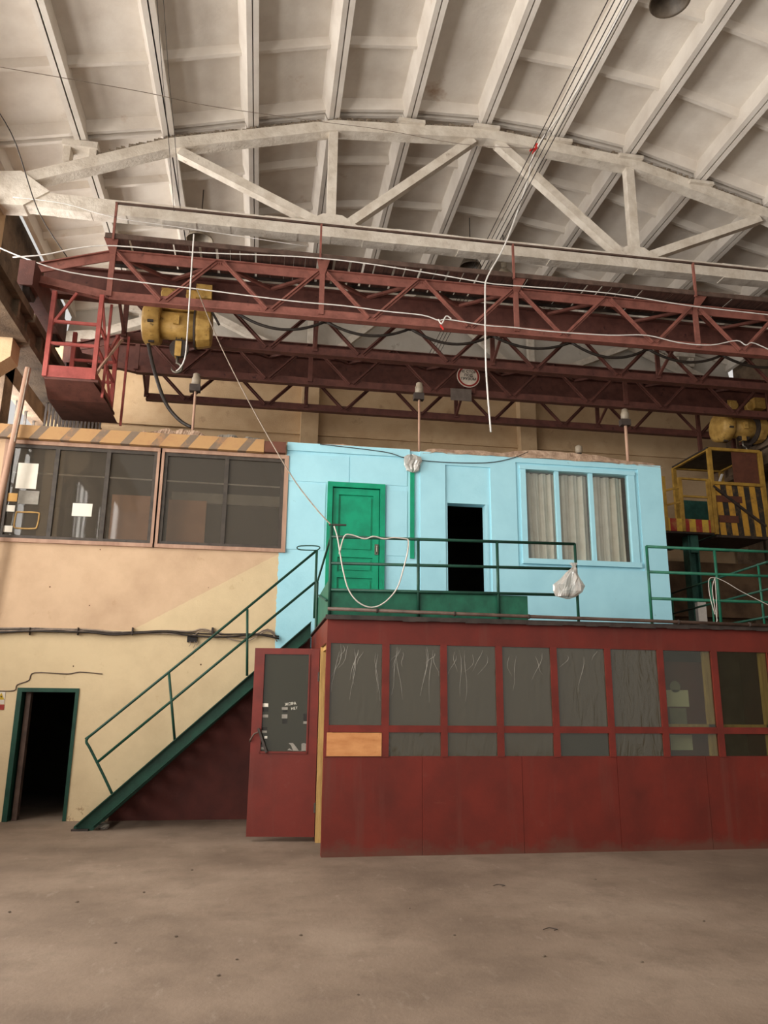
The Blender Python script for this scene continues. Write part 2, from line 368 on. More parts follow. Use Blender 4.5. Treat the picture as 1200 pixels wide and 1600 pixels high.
# --- middle wall with its openings
DX0, DX1, DZ1 = PX(28, 1076, YW), PX(124.5, 1074, YW), PZ(76, 1075, YW)
W1x = (PX(5, 843, YW)-0.1, PX(249, 705, YW)); W2x = (PX(256, 707, YW), PX(447, 716, YW)); WZ = (4.15, 5.72)
GDX = (PX(512, 757, YW), PX(601.5, 758, YW)); GDZ = PZ(556, 755.5, YW)
KDX = (PX(697, 786, YW), PX(760.5, 790, YW)); KDZ = PZ(728, 787, YW)
RPX = (PX(695, 735, YW), PX(765, 735, YW)); RPZ = PZ(728, 729, YW)
BWX = (PX(815, 735, YW), PX(986, 742, YW)); BWZ = (PZ(905, 880, YW), PZ(900, 737, YW))
BXR = PX(1031, 733, YW)
def wall_holes(k, x0, x1, z0, z1, y0, y1, holes):
    xs = sorted({x0, x1} | {h[0] for h in holes} | {h[1] for h in holes})
    for a, b in zip(xs, xs[1:]):
        hs = sorted([(h[2], h[3]) for h in holes if h[0] <= a+1e-6 and h[1] >= b-1e-6]); z = z0
        for u, v in hs:
            if u > z+1e-6: k.box((a, y0, z), (b, y1, u))
            z = max(z, v)
        if z < z1-1e-6: k.box((a, y0, z), (b, y1, z1))
    return k
holes = [(DX0, DX1, 0, DZ1), (W1x[0], W1x[1], *WZ), (W2x[0], W2x[1], *WZ), (GDX[0], GDX[1], ZROOF, GDZ), (KDX[0], KDX[1], ZROOF, KDZ), (BWX[0], BWX[1], *BWZ)]
wm = thing('wall_middle', (1, YW, 0), 'plastered wall of the inner rooms, beige at left and sky blue at right', 'wall', kind='structure')
wall_holes(MB(), XL, BXR, 0, 5.99, YW, YW+0.22, holes).build('plaster', 'middle_wall_paint', wm)
# blue facing boards: cornice, pilasters and seams that stand proud
BT = 5.99
MB().box((PX(449, 700, YW), YW-0.035, PZ(500, 707, YW)), (PX(640, 702, YW), YW, BT+0.02)).build('cornice_board', 'blue_paint', wm)
MB().box((PX(656, 720, YW), YW-0.03, ZROOF), (RPX[0], YW, BT)).build('pilaster', 'blue_paint', wm)
MB().box((RPX[1], YW-0.03, ZROOF), (BWX[0]-0.12, YW, BT)).build('pilaster', 'blue_paint', wm)
MB().box((RPX[0], YW-0.03, RPZ), (RPX[1], YW, BT)).build('lintel_board', 'blue_paint', wm)
MB().box((BWX[1]+0.12, YW-0.03, ZROOF), (BXR, YW, BT)).build('pilaster', 'blue_paint', wm)
MB().box((BWX[0]-0.12, YW-0.03, BWZ[1]+0.1), (BWX[1]+0.12, YW, BT)).build('lintel_board', 'blue_paint', wm)
MB().box((BWX[0]-0.12, YW-0.03, ZROOF), (BWX[1]+0.12, YW, BWZ[0]-0.1)).build('apron_board', 'blue_paint', wm)
def facing(x0, y0, x1, y1, dy=0.012):
    MB().box((PX(x0, y0, YW), YW-dy, PZ(x0, y1, YW)), (PX(x1, y0, YW), YW, PZ(x0, y0, YW))).build('facing_board', 'blue_paint', wm)
facing(451, 709, 546, 751); facing(547, 713, 636, 755); facing(451, 754, 509, 858)
facing(604, 766, 636, 868)
# inner rooms behind that wall: floor slab, roof slab, back and side walls
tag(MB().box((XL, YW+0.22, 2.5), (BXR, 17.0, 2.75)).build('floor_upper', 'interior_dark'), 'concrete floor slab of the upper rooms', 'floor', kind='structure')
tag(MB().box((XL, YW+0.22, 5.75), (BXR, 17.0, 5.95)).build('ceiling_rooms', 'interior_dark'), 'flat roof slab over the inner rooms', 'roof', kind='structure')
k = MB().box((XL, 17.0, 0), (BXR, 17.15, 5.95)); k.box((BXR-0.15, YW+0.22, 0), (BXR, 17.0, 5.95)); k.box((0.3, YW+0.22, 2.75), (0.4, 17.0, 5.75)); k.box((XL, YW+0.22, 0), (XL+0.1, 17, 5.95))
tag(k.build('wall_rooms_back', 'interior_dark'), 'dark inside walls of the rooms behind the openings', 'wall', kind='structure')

# --- door 1: ground floor doorway with green frame
d1 = thing('door_1', ((DX0+DX1)/2, YW, 0), 'dark ground floor doorway with chipped green frame', 'doorway', kind='structure')
MB().box((DX0, YW-0.02, 0), (DX0+0.07, YW+0.2, DZ1)).build('jamb', 'green_dark', d1)
MB().box((DX1-0.05, YW-0.02, 0), (DX1, YW+0.2, DZ1)).build('jamb', 'green_dark', d1)
MB().box((DX0+0.07, YW-0.02, DZ1-0.06), (DX1-0.05, YW+0.2, DZ1)).build('head', 'green_dark', d1)
MB().box((DX0+0.10, YW+0.1, 0), (DX0+0.17, YW+0.22, DZ1-0.06)).build('door_stop', 'brown_pipe', d1)
# --- door 2: green panelled door upstairs
d2 = thing('door_2', ((GDX[0]+GDX[1])/2, YW, ZROOF), 'bright green panelled door in the blue wall', 'door', kind='structure')
x0, x1 = GDX; z0, z1 = ZROOF, GDZ; f = 0.085
MB().box((x0, YW-0.05, z0), (x0+f, YW+0.05, z1)).build('jamb', 'door_green', d2)
MB().box((x1-f, YW-0.05, z0), (x1, YW+0.05, z1)).build('jamb', 'door_green', d2)
MB().box((x0+f, YW-0.05, z1-f), (x1-f, YW+0.05, z1)).build('head', 'door_green', d2)
a, bq = x0+f+0.012, x1-f-0.012; top = z1-f-0.012
leaf = MB().box((a, YW+0.03, z0), (bq, YW+0.05, top)).build('leaf', 'door_green', d2)
st = 0.10
for u, v in ((a, a+st), (bq-st, bq)): MB().box((u, YW-0.005, z0), (v, YW+0.03, top)).build('stile', 'door_green', leaf)
rz = [z0+0.0, PZ(556, 919, YW)+0.0, PZ(556, 898, YW), PZ(556, 893, YW)]
zr = [(top-0.11, top), (PZ(556, 871, YW), PZ(556, 861, YW)), (PZ(556, 903, YW), PZ(556, 894, YW)), (PZ(556, 940, YW), PZ(556, 930, YW)), (z0, z0+0.12)]
for u, v in zr: MB().box((a+st, YW-0.005, u), (bq-st, YW+0.03, v)).build('rail', 'door_green', leaf)
for (u, _), (_, v) in zip(zr, zr[1:]): MB().box((a+st+0.035, YW+0.012, v+0.035), (bq-st-0.035, YW+0.03, u-0.035)).build('raised_panel', 'door_green', leaf)
hx, hz = PX(588, 859, YW), PZ(588, 859, YW)
k = MB().box((hx-0.03, YW-0.02, hz-0.09), (hx+0.03, YW-0.005, hz+0.09)); k.tube([(hx, YW-0.02, hz+0.06), (hx, YW-0.06, hz+0.05), (hx, YW-0.06, hz-0.05), (hx, YW-0.02, hz-0.06)], 0.011)
k.build('handle', 'metal_lock', d2)
# --- door 3: open dark doorway with recessed panel above
d3 = thing('door_3', ((KDX[0]+KDX[1])/2, YW, ZROOF), 'open dark doorway in the blue wall under a recessed panel', 'doorway', kind='structure')
MB().box((KDX[0], YW+0.005, KDZ), (KDX[1], YW+0.02, RPZ)).build('transom_panel', 'blue_paint', d3)
MB().box((KDX[0]-0.02, YW-0.01, ZROOF), (KDX[0]+0.02, YW+0.2, KDZ)).build('jamb', 'blue_paint', d3)
MB().box((KDX[1]-0.02, YW-0.01, ZROOF), (KDX[1]+0.02, YW+0.2, KDZ)).build('jamb', 'blue_paint', d3)

# --- windows 1 and 2 of the left room
def room_window(name, label, xr, splits):
    wn = thing(name, ((xr[0]+xr[1])/2, YW, WZ[0]), label, 'window', kind='structure')
    a, b = xr; z0, z1 = WZ; tr = 0.05
    for u, v, p, q in ((a-tr, a+0.02, z0, z1), (b-0.02, b+tr, z0, z1)): MB().box((u, YW-0.03, p), (v, YW+0.1, q)).build('trim_board', 'pink_wood', wn)
    MB().box((a-tr, YW-0.035, z1-0.01), (b+tr, YW+0.1, z1+0.05)).build('trim_board', 'pink_wood', wn)
    MB().box((a-tr, YW-0.05, z0-0.05), (b+tr, YW+0.1, z0+0.01)).build('sill', 'pink_wood', wn)
    a += 0.02; b -= 0.02; z0 += 0.01; z1 -= 0.01; fw = 0.055
    xs = [a]+splits+[b]
    fr = MB().box((a, YW+0.0, z0), (b, YW+0.07, z0+fw)); fr.box((a, YW, z1-fw), (b, YW+0.07, z1)); fr.box((a, YW, z0+fw), (a+fw, YW+0.07, z1-fw)); fr.box((b-fw, YW, z0+fw), (b, YW+0.07, z1-fw))
    fr.build('frame', 'window_frame_dark', wn)
    for x in splits: MB().box((x-fw*0.6, YW, z0+fw), (x+fw*0.6, YW+0.07, z1-fw)).build('mullion', 'window_frame_dark', wn)
    for u, v in zip(xs, xs[1:]):
        MB().box((u+0.02, YW+0.03, z0+0.02), (v-0.02, YW+0.036, z1-0.02)).build('pane', 'room_glass', wn)
room_window('window_1', 'three pane window of the left room with papers on the glass', W1x, [PX(91, 702, YW), PX(171, 704, YW)])
room_window('window_2', 'two pane window of the left room next to the blue wall', W2x, [PX(355.5, 712, YW)])
# --- window 3 in the blue wall
w3 = thing('window_3', ((BWX[0]+BWX[1])/2, YW, BWZ[0]), 'three light window with blue frame in the blue wall', 'window', kind='structure')
a, b = BWX; z0, z1 = BWZ; fw = 0.085
MB().box((a-0.05, YW-0.05, z1-0.02), (b+0.05, YW+0.08, z1+0.05)).build('head', 'blue_paint', w3)
MB().box((a-0.05, YW-0.08, z0-0.05), (b+0.05, YW+0.08, z0+0.04)).build('sill', 'blue_paint', w3)
for u, v in ((a-0.04, a+fw*0.7), (b-fw, b+0.04)): MB().box((u, YW-0.04, z0), (v, YW+0.08, z1)).build('jamb', 'blue_paint', w3)
ms = [PX(869.5, 750, YW), PX(922.5, 750, YW)]
for x in ms: MB().box((x-0.035, YW-0.02, z0), (x+0.035, YW+0.06, z1)).build('mullion', 'blue_paint', w3)
xs = [a+fw*0.7-0.01]+ms+[b-fw+0.01]
for u, v in zip(xs, xs[1:]): MB().box((u, YW+0.03, z0+0.03), (v, YW+0.034, z1-0.02)).build('pane', 'clear_glass', w3)

# ================================================================== ROOF TRUSSES
def truss(y, label):
    t = thing('roof_truss', (XC, y, 9.97), label, 'truss', 'concrete roof trusses')
    hw = 0.12; zt = {0: 12.74, 3: 12.49, 6: 11.66, 9: 10.36}
    top = [(XC+s*x, zt[x]) for s, x in ((-1, 9), (-1, 6), (-1, 3), (1, 0), (1, 3), (1, 6), (1, 9))]
    th = 0.23
    for (xa, za), (xb, zb) in zip(top, top[1:]):
        MB().prism([(xa, y-hw, za), (xb, y-hw, zb), (xb, y-hw, zb-th), (xa, y-hw, za-th)], (0, 2*hw, 0)).build('top_chord', 'truss_paint', t)
    k = MB()
    n = 30
    for i in range(n): k.box((lerp(XC-9, XC+9, i/n), y-hw, 9.97+0.006*math.sin(i*2.1)), (lerp(XC-9, XC+9, (i+1)/n), y+hw, 10.27+0.006*math.sin(i*1.7)))
    k.build('bottom_chord', 'truss_paint', t)
    for s in (-1, 1):
        MB().prism([(XC+s*9.2, y-0.16, 9.9), (XC+s*8.3, y-0.16, 9.95), (XC+s*7.9, y-0.16, 10.28), (XC+s*8.4, y-0.16, 10.62), (XC+s*9.2, y-0.16, 10.5)], (0, 0.32, 0)).build('end_block', 'truss_paint', t)
        MB().bar((XC+s*3, y, 10.2), (XC+s*3, y, 12.35), 0.17, 0.17).build('post', 'truss_paint', t)
        MB().bar((XC+s*5.8, y, 11.46), (XC+s*3.25, y, 10.3), 0.17, 0.17).build('diagonal', 'truss_paint', t)
        MB().bar((XC+s*0.25, y, 12.5), (XC+s*2.7, y, 10.3), 0.17, 0.17).build('diagonal', 'truss_paint', t)
        MB().prism([(XC+s*2.4, y-0.11, 10.2), (XC+s*3.55, y-0.11, 10.2), (XC+s*3.15, y-0.11, 10.45), (XC+s*2.8, y-0.11, 10.45)], (0, 0.22, 0)).build('gusset', 'truss_paint', t)
        # short steel stub that carries the roof over the low end of the truss
        x = XC+s*7.5
        k = MB().box((x-0.28, y-0.11, 10.98), (x-0.16, y+0.11, 11.28)); k.box((x+0.16, y-0.11, 10.98), (x+0.28, y+0.11, 11.28)); k.box((x-0.3, y-0.16, 11.25), (x+0.3, y+0.16, 11.37)); k.build('roof_stub', 'truss_paint', t)
    for x, z in ((XC-1.5, 12.67), (XC, 12.76), (XC+1.5, 12.67), (XC+3, 12.49), (XC+4.5, 12.08)):
        MB().box((x-0.26, y-0.19, z-0.06), (x+0.26, y-0.1, z+0.01)).build('bearing_plate', 'truss_paint', t)
    # crumbling mortar between chord and panels
    k = MB(); rnd = random.Random(int(y*10))
    for (xa, za), (xb, zb) in zip(nodes[1:-1], nodes[2:-1]):
        for i in range(24):
            u = (i+0.5)/24; x = lerp(xa, xb, u); zc = lerp(za, zb, u); s = rnd.uniform(0.02, 0.05)
            ct = [lerp(p[1], q[1], (x-p[0])/(q[0]-p[0])) for p, q in zip(top, top[1:]) if p[0] <= x <= q[0]]
            if not ct or zc-ct[0] > 0.3: continue
            k.box((x-s, y-0.1+rnd.uniform(-.02, .02), ct[0]-0.01), (x+s, y+0.08, ct[0]+rnd.uniform(0.02, 0.08)))
    o = k.build('mortar_rubble', 'rubble', t); tag(o, 'crumbling grey mortar', kind='stuff')
    return t
truss(12.5, 'white concrete roof truss nearest to the camera, above the front crane')
truss(18.45, 'white concrete roof truss against the gable, seen behind the crane lattice')

# ================================================================== CRANES
KS = 0.9356                             # crane distance against a first estimate: its handrail passes just before the near truss
def KZ(z): return EYE+(z-EYE)*KS
def KX(x): return x*KS
TOPX = [KX(-3.03+1.925*i) for i in range(9)]
BOTX = [KX(-2.07+1.925*i) for i in range(8)]
ZB, ZT = KZ(8.77), KZ(9.76)
ZI0, ZI1 = KZ(9.17), KZ(9.79); XE0, XE1 = KX(-4.45), 12.2
def lattice(t, y, col, hi, s, taper=True, top_h=0.18):
    """one vertical lattice side: s = +1 flange towards the camera"""
    k = MB().box((TOPX[0], y-0.012, ZT-top_h), (TOPX[-1], y+0.012, ZT-0.01)); k.box((TOPX[0], y-0.06, ZT-0.02), (TOPX[-1], y+0.06, ZT)); k.build('top_chord', hi, t)
    k = MB().box((TOPX[0], y-0.012, ZB), (TOPX[-1], y+0.012, ZB+0.15)); k.box((TOPX[0], y-0.05, ZB-0.02), (TOPX[-1], y+0.09, ZB)); k.build('bottom_chord', hi, t)
    for i, x in enumerate(TOPX):
        if i % 2 == 0: MB().bar((x, y-0.02, ZB+0.05), (x, y-0.02, ZT-0.05), 0.09, 0.05).build('vertical', col, t)
    for i in range(8):
        for xt in (TOPX[i], TOPX[i+1]):
            o = 0.07 if xt < BOTX[i] else -0.07
            k = MB().bar((xt+o, y-0.03, ZT-0.04), (BOTX[i]-o*0.6, y-0.03, ZB+0.06), 0.016, 0.08, up=(0, 0, 1)); k.bar((xt+o, y-0.05, ZT-0.04), (BOTX[i]-o*0.6, y-0.05, ZB+0.06), 0.06, 0.014)
            k.build('diagonal', col, t)
    if taper:
        for s, xe, xo in ((-1, TOPX[0], XE0), (1, TOPX[-1], XE1)):
            k = MB().bar((xe, y, ZT-0.09), (xo, y, KZ(9.22)), 0.024, 0.18); k.bar((xe, y, ZT-0.01), (xo, y, KZ(9.30)), 0.10, 0.02); k.build('end_chord', hi, t)
            k = MB().bar((xe, y, ZB+0.07), (xo, y, KZ(9.08)), 0.024, 0.15); k.bar((xe, y, ZB-0.01), (xo, y, KZ(9.0)), 0.12, 0.02); k.build('end_chord', hi, t)
def crane(yf, label, col, hi, web, deck):
    yi, yr = yf+0.75, yf+1.5
    t = thing('bridge_crane', (XC, yi, KZ(8.56)), label, 'crane', 'bridge cranes')
    lattice(t, yf, col, hi, 1); lattice(t, yr, web if deck else col, web, -1, taper=False, top_h=0.12)
    # main I-beam
    k = MB().box((XE0+0.01, yi-0.012, ZI0+0.02), (XE1-0.01, yi+0.012, ZI1-0.02)); k.box((XE0, yi-0.1, ZI0), (XE1, yi+0.1, ZI0+0.03)); k.box((XE0, yi-0.1, ZI1-0.03), (XE1, yi+0.1, ZI1))
    k.build('main_girder', web, t)
    for i, x in enumerate(TOPX[:-1]):                       # horizontal bracing
        MB().bar((x, yf, ZT-0.06), (x+0.9, yi, ZI1-0.06), 0.06, 0.05).build('brace', col, t); MB().bar((x+0.9, yi, ZI1-0.06), (TOPX[i+1], yf, ZT-0.06), 0.06, 0.05).build('brace', col, t)
        if i % 2 == 0: MB().bar((x, yi, ZI0+0.1), (x, yr, ZB+0.1), 0.05, 0.05).build('brace', web, t)
    for x in (XE0+0.08, XE1-0.08):                               # end carriages with wheels
        e = MB().box((x-0.12, yf-0.35, KZ(8.72)), (x+0.12, yr+0.35, KZ(9.2))).build('end_carriage', web, t)
        for yy in (yf-0.1, yr+0.1): MB().lathe([(0.2, -0.05), (0.23, -0.05), (0.23, -0.03), (0.2, -0.03), (0.2, 0.06)], (x, yy, KZ(8.55)+0.2), 'x', 16).smooth().build('wheel', 'steel_dark', e)
    if deck:                                               # plank walkway with kerb and handrail
        ya, yb = yf-0.27, yi-0.1; zd = KZ(9.84)
        rnd = random.Random(3); x = TOPX[0]-0.1
        while x < TOPX[-1]:
            wd = rnd.choice((0.16, 0.2, 0.24)); gap = rnd.choice((0.005, 0.008, 0.03, 0.045))
            MB().box((x, ya, zd), (x+wd, yb, zd+0.03)).build('plank', 'plank_wood', t); x += wd+gap
        k = MB().box((TOPX[0]-0.1, ya-0.03, zd-0.01), (TOPX[-1], ya, zd+0.08)); k.build('kerb', 'brown_pipe', t)
        for yy in (yf+0.3, yf+0.55): MB().box((TOPX[0]-0.1, yy-0.02, zd-0.05), (TOPX[-1], yy+0.02, zd)).build('joist', 'steel_dark', t)
        zr_ = PZ(600, 362.5, ya)
        for px, y in ((180, 330), (501, 360), (801, 385), (1083, 414)):
            xx = PX(px, y+20, ya); MB().bar((xx, ya-0.03, zd-0.05), (xx, ya-0.03, zr_), 0.035, 0.05).build('rail_post', 'crane_red', t)
        MB().bar((PX(180, 330, ya), ya-0.03, zr_), (TOPX[-1], ya-0.03, zr_), 0.04, 0.03).build('hand_rail', 'brown_pipe', t)
        for xx in TOPX[::2]: MB().prism([(xx-0.12, ya-0.02, zd), (xx+0.12, ya-0.02, zd), (xx+0.03, yf, ZT-0.12), (xx-0.03, yf, ZT-0.12)], (0, 0.02, 0)).build('bracket', col, t)
    return t
YA, YB2 = 12.35, 15.34
crA = crane(YA, 'red-brown lattice bridge crane with plank walkway, nearer of the two', 'crane_red', 'crane_red', 'crane_deep', True)
crB = crane(YB2, 'dark red lattice bridge crane parked behind the nearer one', 'crane_deep', 'crane_deep', 'crane_deep', False)

# boarding cage hung under the left end of the near crane
cg = thing('boarding_cage', (KX(-3.5), 12.9, KZ(6.9)), 'red steel cage hanging under the left crane end', 'cage')
x0, x1, y0, y1, z0, z1 = KX(-3.93), KX(-3.12), 12.25, 13.75, KZ(7.15), KZ(8.78)
MB().box((x0, y0, z0-0.04), (x1+0.08, y1, z0)).build('floor_plate', 'crane_deep', cg)
k = MB().box((x0, y0-0.01, z0), (x1, y0+0.01, z0+0.2)); k.build('toe_board', 'crane_bright', cg)
MB().box((x1-0.01, y0, z0), (x1+0.01, y1, z0+0.2)).build('toe_board', 'crane_bright', cg)
MB().prism([(x0, y0, z0-0.04), (x1, y0, z0-0.04), (x1+0.15, y0+0.5, z0-0.2), (x0-0.05, y0+0.5, z0-0.2)], (0, y1-y0-0.5, 0)).build('belly_plate', 'crane_deep', cg)
for x, y in ((x0, y0), (x1, y0), (x0, y1), (x1, y1)): MB().bar((x, y, z0), (x, y, z1), 0.07, 0.07).build('post', 'crane_bright', cg)
for z in (KZ(7.78), KZ(8.2)):
    MB().bar((x0, y0, z), (x1, y0, z), 0.045, 0.045).build('rail', 'crane_bright', cg)
    MB().bar((x1, y0, z), (x1, y1, z), 0.045, 0.045).build('rail', 'crane_bright', cg); MB().bar((x0, y1, z), (x1, y1, z), 0.045, 0.045).build('rail', 'crane_bright', cg)
for a, b in (((x1, y0, z0), (x1, y1, z1)), ((x1, y0, z1), (x1, y1, z0)), ((x0, y0, KZ(8.1)), (x0+0.35, y0, z1)), ((x1+0.1, y0+0.3, KZ(6.95)), (x1+0.1, y0+0.3, z1)), ((x1+0.2, y1, KZ(6.9)), (x1+0.2, y1, z1))):
    MB().bar(a, b, 0.04, 0.04).build('brace', 'crane_bright', cg)
MB().bar((x1, y0+0.1, KZ(7.3)), (x1+0.28, y0+0.5, KZ(8.2)), 0.05, 0.03).build('plank_prop', 'pink_wood', cg)

# hoists
def hoist(c, label, lift=0.0):
    c = V(c); t = thing('electric_hoist', c-V((0, 0, 1.0)), label, 'hoist', 'yellow electric hoists')
    body = MB().lathe([(0.25, -0.36), (0.25, 0.42)], c, 'x', 24).smooth().build('drum_casing', 'hoist_yellow', t)
    MB().lathe([(0.30, -0.62), (0.37, -0.58), (0.37, -0.33), (0.33, -0.31)], c, 'x', 24).smooth().build('motor_cover', 'hoist_yellow', t)
    MB().lathe([(0.37, 0.30), (0.38, 0.34), (0.38, 0.36), (0.33, 0.56), (0.3, 0.58)], c, 'x', 12).build('gear_cover', 'hoist_yellow', t)
    k = MB()
    for j in range(6):
        th = j*math.pi/3+0.3; k.bar(c+V((-0.50, 0.375*math.cos(th), 0.375*math.sin(th))), c+V((-0.40, 0.375*math.cos(th), 0.375*math.sin(th))), 0.04, 0.04)
    k.build('clamp', 'steel_dark', t)
    MB().lathe([(0.39, 0.28), (0.39, 0.31)], c, 'x', 24).build('clamp_ring', 'steel_dark', t)
    MB().box((c.x-0.3, c.y-0.12, c.z+0.27), (c.x+0.25, c.y+0.12, c.z+0.42)).build('suspension_frame', 'hoist_yellow', t)
    for dx in (-0.22, 0.22):
        tr = MB().box((c.x+dx-0.12, c.y-0.16, c.z+0.36), (c.x+dx+0.12, c.y-0.13, c.z+0.66)).build('trolley_plate', 'hoist_yellow', t)
        MB().lathe([(0.10, -0.05), (0.12, -0.04), (0.12, 0.0), (0.08, 0.02)], (c.x+dx, c.y-0.17, c.z+0.52), 'y', 16).smooth().build('trolley_wheel', 'hoist_yellow', tr)
    MB().box((c.x+0.28, c.y-0.3, c.z+0.45), (c.x+0.56, c.y-0.1, c.z+0.72)).build('switch_box', 'hoist_yellow', t)
    MB().bar((c.x+0.55, c.y-0.2, c.z+0.30), (c.x+0.72, c.y-0.25, c.z-0.02), 0.06, 0.04).build('limit_lever', 'steel_dark', t)
    MB().box((c.x-0.07, c.y-0.31, c.z-0.1), (c.x+0.03, c.y-0.26, c.z+0.06)).build('rope_guide', 'hoist_yellow', t)
    c0 = c; c = c+V((0, 0, lift))
    for dx in (-0.03, 0.06): MB().tube([(c.x+dx, c.y-0.05, c0.z-0.2), (c.x+dx+0.02, c.y-0.05, c.z-0.5)], 0.009, 6).build('wire_rope', 'steel_dark', t)
    hb = MB().lathe([(0.12, -0.05), (0.17, -0.045), (0.17, 0.045), (0.12, 0.05)], (c.x+0.04, c.y-0.05, c.z-0.46), 'y', 18).build('hook_block', 'steel_dark', t)
    MB().box((c.x-0.03, c.y-0.12, c.z-0.62), (c.x+0.08, c.y+0.02, c.z-0.34)).build('block_cheek', 'hoist_yellow', hb)
    hk = [(c.x+0.02, c.y-0.05, c.z-0.6), (c.x+0.02, c.y-0.05, c.z-0.74)] + [(c.x+0.02+0.09*math.sin(a)*1.0-0.0, c.y-0.05, c.z-0.83+0.09*math.cos(a)) for a in [0.3+q*0.5 for q in range(10)]]
    MB().tube(hk, [0.025, 0.025]+[0.028]*6+[0.022, 0.018, 0.012, 0.008], 8).smooth().build('hook', 'metal_lock', hb)
    return t
hoist((KX(-1.86), YA+0.75, KZ(8.75)), 'worn yellow electric hoist hanging at the left end of the near crane')
hoist((PX(1155, 668, YB2+0.75), YB2+0.75, KZ(8.75)), 'dim yellow electric hoist on the far crane at the right', 0.28)

# runways
def runway(x0, x1, label):
    t = thing('crane_runway', ((x0+x1)/2, 9, KZ(7.85)), label, 'girder', 'crane runway girders')
    for y0 in (0.55, 6.55, 12.55):
        k = MB().box((x0+0.12, y0+0.01, KZ(7.9)), (x1-0.12, y0+5.89, KZ(8.4))); k.box((x0, y0, KZ(8.3)), (x1, y0+5.9, KZ(8.46))); k.box((x0+0.04, y0, KZ(7.85)), (x1-0.04, y0+5.9, KZ(7.98)))
        k.build('girder_span', 'girder_concrete', t)
        for q in range(5):
            yy = y0+0.6+q*1.17; MB().box((x0+0.03, yy-0.05, KZ(7.98)), (x1-0.03, yy+0.05, KZ(8.3))).build('stiffener', 'girder_concrete', t)
    xm = (x0+x1)/2; MB().box((xm-0.035, 0.55, KZ(8.46)), (xm+0.035, 18.45, KZ(8.55))).build('rail', 'steel_dark', t)
    return t
runway(KX(-4.85)-0.05, KX(-4.3), 'dusty crane runway girder high on the left wall')
runway(11.9, 12.35, 'crane runway girder high on the right side')
gr = thing('slat_grating', (-4.0, 15.2, 5.95), 'dark slatted grating standing under the boarding cage', 'grating')
for q in range(16):
    x = lerp(PX(72, 640, 15.2), PX(158, 645, 15.2), q/15); MB().box((x-0.02, 15.19, 5.95), (x+0.02, 15.22, PZ(110, 628, 15.2))).build('slat', 'steel_dark', gr)
for z in (6.05, PZ(110, 632, 15.2)): MB().box((PX(70, 640, 15.2), 15.22, z), (PX(160, 645, 15.2), 15.25, z+0.05)).build('rail', 'steel_dark', gr)
for y in (6.5, 12.5, 18.3):
    for s, xa in ((-1, XL+0.05), (1, 12.55)):
        if y == 12.5 and s == -1: lab = 'left hall column carrying the near roof truss beside the crane end'
        elif y == 18.3: lab = ('left' if s < 0 else 'right')+' hall column at the gable corner'
        else: lab = ('left' if s < 0 else 'right')+(' hall column in line with the middle wall' if y == 12.5 else ' hall column beside the photographer')
        c = thing('hall_column', (xa+0.25, y, 0), lab, 'column', 'hall columns')
        MB().box((xa, y-0.25, 0), (xa+0.45, y+0.25, 10.0)).build('shaft', 'girder_concrete' if s > 0 else 'gable_beige', c)
        xe = xa+0.45 if s < 0 else xa
        MB().prism([(xe, y-0.2, KZ(7.0)), (xe, y-0.2, KZ(7.85)), (xe-s*0.55 if s > 0 else xe+0.55, y-0.2, KZ(7.85)), (xe-s*0.55 if s > 0 else xe+0.55, y-0.2, KZ(7.5))], (0, 0.4, 0)).build('corbel', 'gable_beige', c)

# ================================================================== GLAZED BOOTH
m = MATS['booth_red'].copy(); m.name = 'booth_sheet'; MATS['booth_sheet'] = m; t = m.node_tree
bs = [n for n in t.nodes if n.type == 'BSDF_PRINCIPLED'][0]; src = bs.inputs['Base Color'].links[0].from_socket
co = t.nodes.new('ShaderNodeNewGeometry').outputs['Position']; sp = t.nodes.new('ShaderNodeSeparateXYZ'); t.links.new(co, sp.inputs[0])
e = math_(t, 'ADD', math_(t, 'MULTIPLY', sp.outputs[2], -3.2), math_(t, 'MULTIPLY', noise_f(t, co, 3.0, 7, 0.7, (1, 1, 1.6)), 1.7))
g1 = ramp(t, e, [(0.35, B0), (0.8, (0.75, 0.75, 0.75, 1))])
g2 = ramp(t, noise_f(t, co, 1.0, 6, 0.75, (2.2, 1, 9)), [(0.66, B0), (0.8, (0.5, 0.5, 0.5, 1))])
t.links.new(mixc(t, g2, mixc(t, g1, src, S(92, 62, 50)), S(136, 84, 70)), bs.inputs['Base Color'])
bt = thing('glazed_booth', (4.5, 11, 0), 'dark red sheet metal booth with a row of film covered windows', 'booth')
BX0 = PX(501.5, 1340, YF); ZP1 = PZ(560, 1005.5, YF); ZM1, ZM0 = PZ(560, 1133, YF), PZ(560, 1144, YF); ZL0 = PZ(560, 1181.5, YF)
gaps = [(517, 597.5), (608.5, 688), (698, 774), (784, 859.5), (869, 944), (953, 1026), (1035, 1110), (1119, 1198)]
gx = [(PX(a, 1005+ (a-500)*0.021, YF), PX(b, 1005+(b-500)*0.021, YF)) for a, b in gaps]
pit = (gx[-1][0]-gx[0][0])/7
for q in range(2): gx.append((gx[-1][0]+pit, gx[-1][1]+pit))
BX1 = gx[-1][1]+0.1
MB().box((BX0, YF, ZP1), (BX1, YF+0.04, ZROOF-0.02)).build('fascia_sheet', 'booth_red', bt)
seam = [BX0] + [PX(x, 1260, YF) for x in (660, 817.5, 968, 1109, 1262)] + [BX1]
for i, (a, b) in enumerate(zip(seam, seam[1:])):
    MB().box((a+0.002, YF-0.003*(i % 2), 0.0), (b-0.002, YF+0.03, ZL0)).build('sheet', 'booth_sheet', bt)
edges = [BX0] + [v for g in gx for v in g] + [BX1]
for a, b in zip(edges[::2], edges[1::2]): MB().box((a, YF-0.012, ZL0-0.01), (b, YF+0.05, ZP1+0.01)).build('post', 'booth_frame', bt)
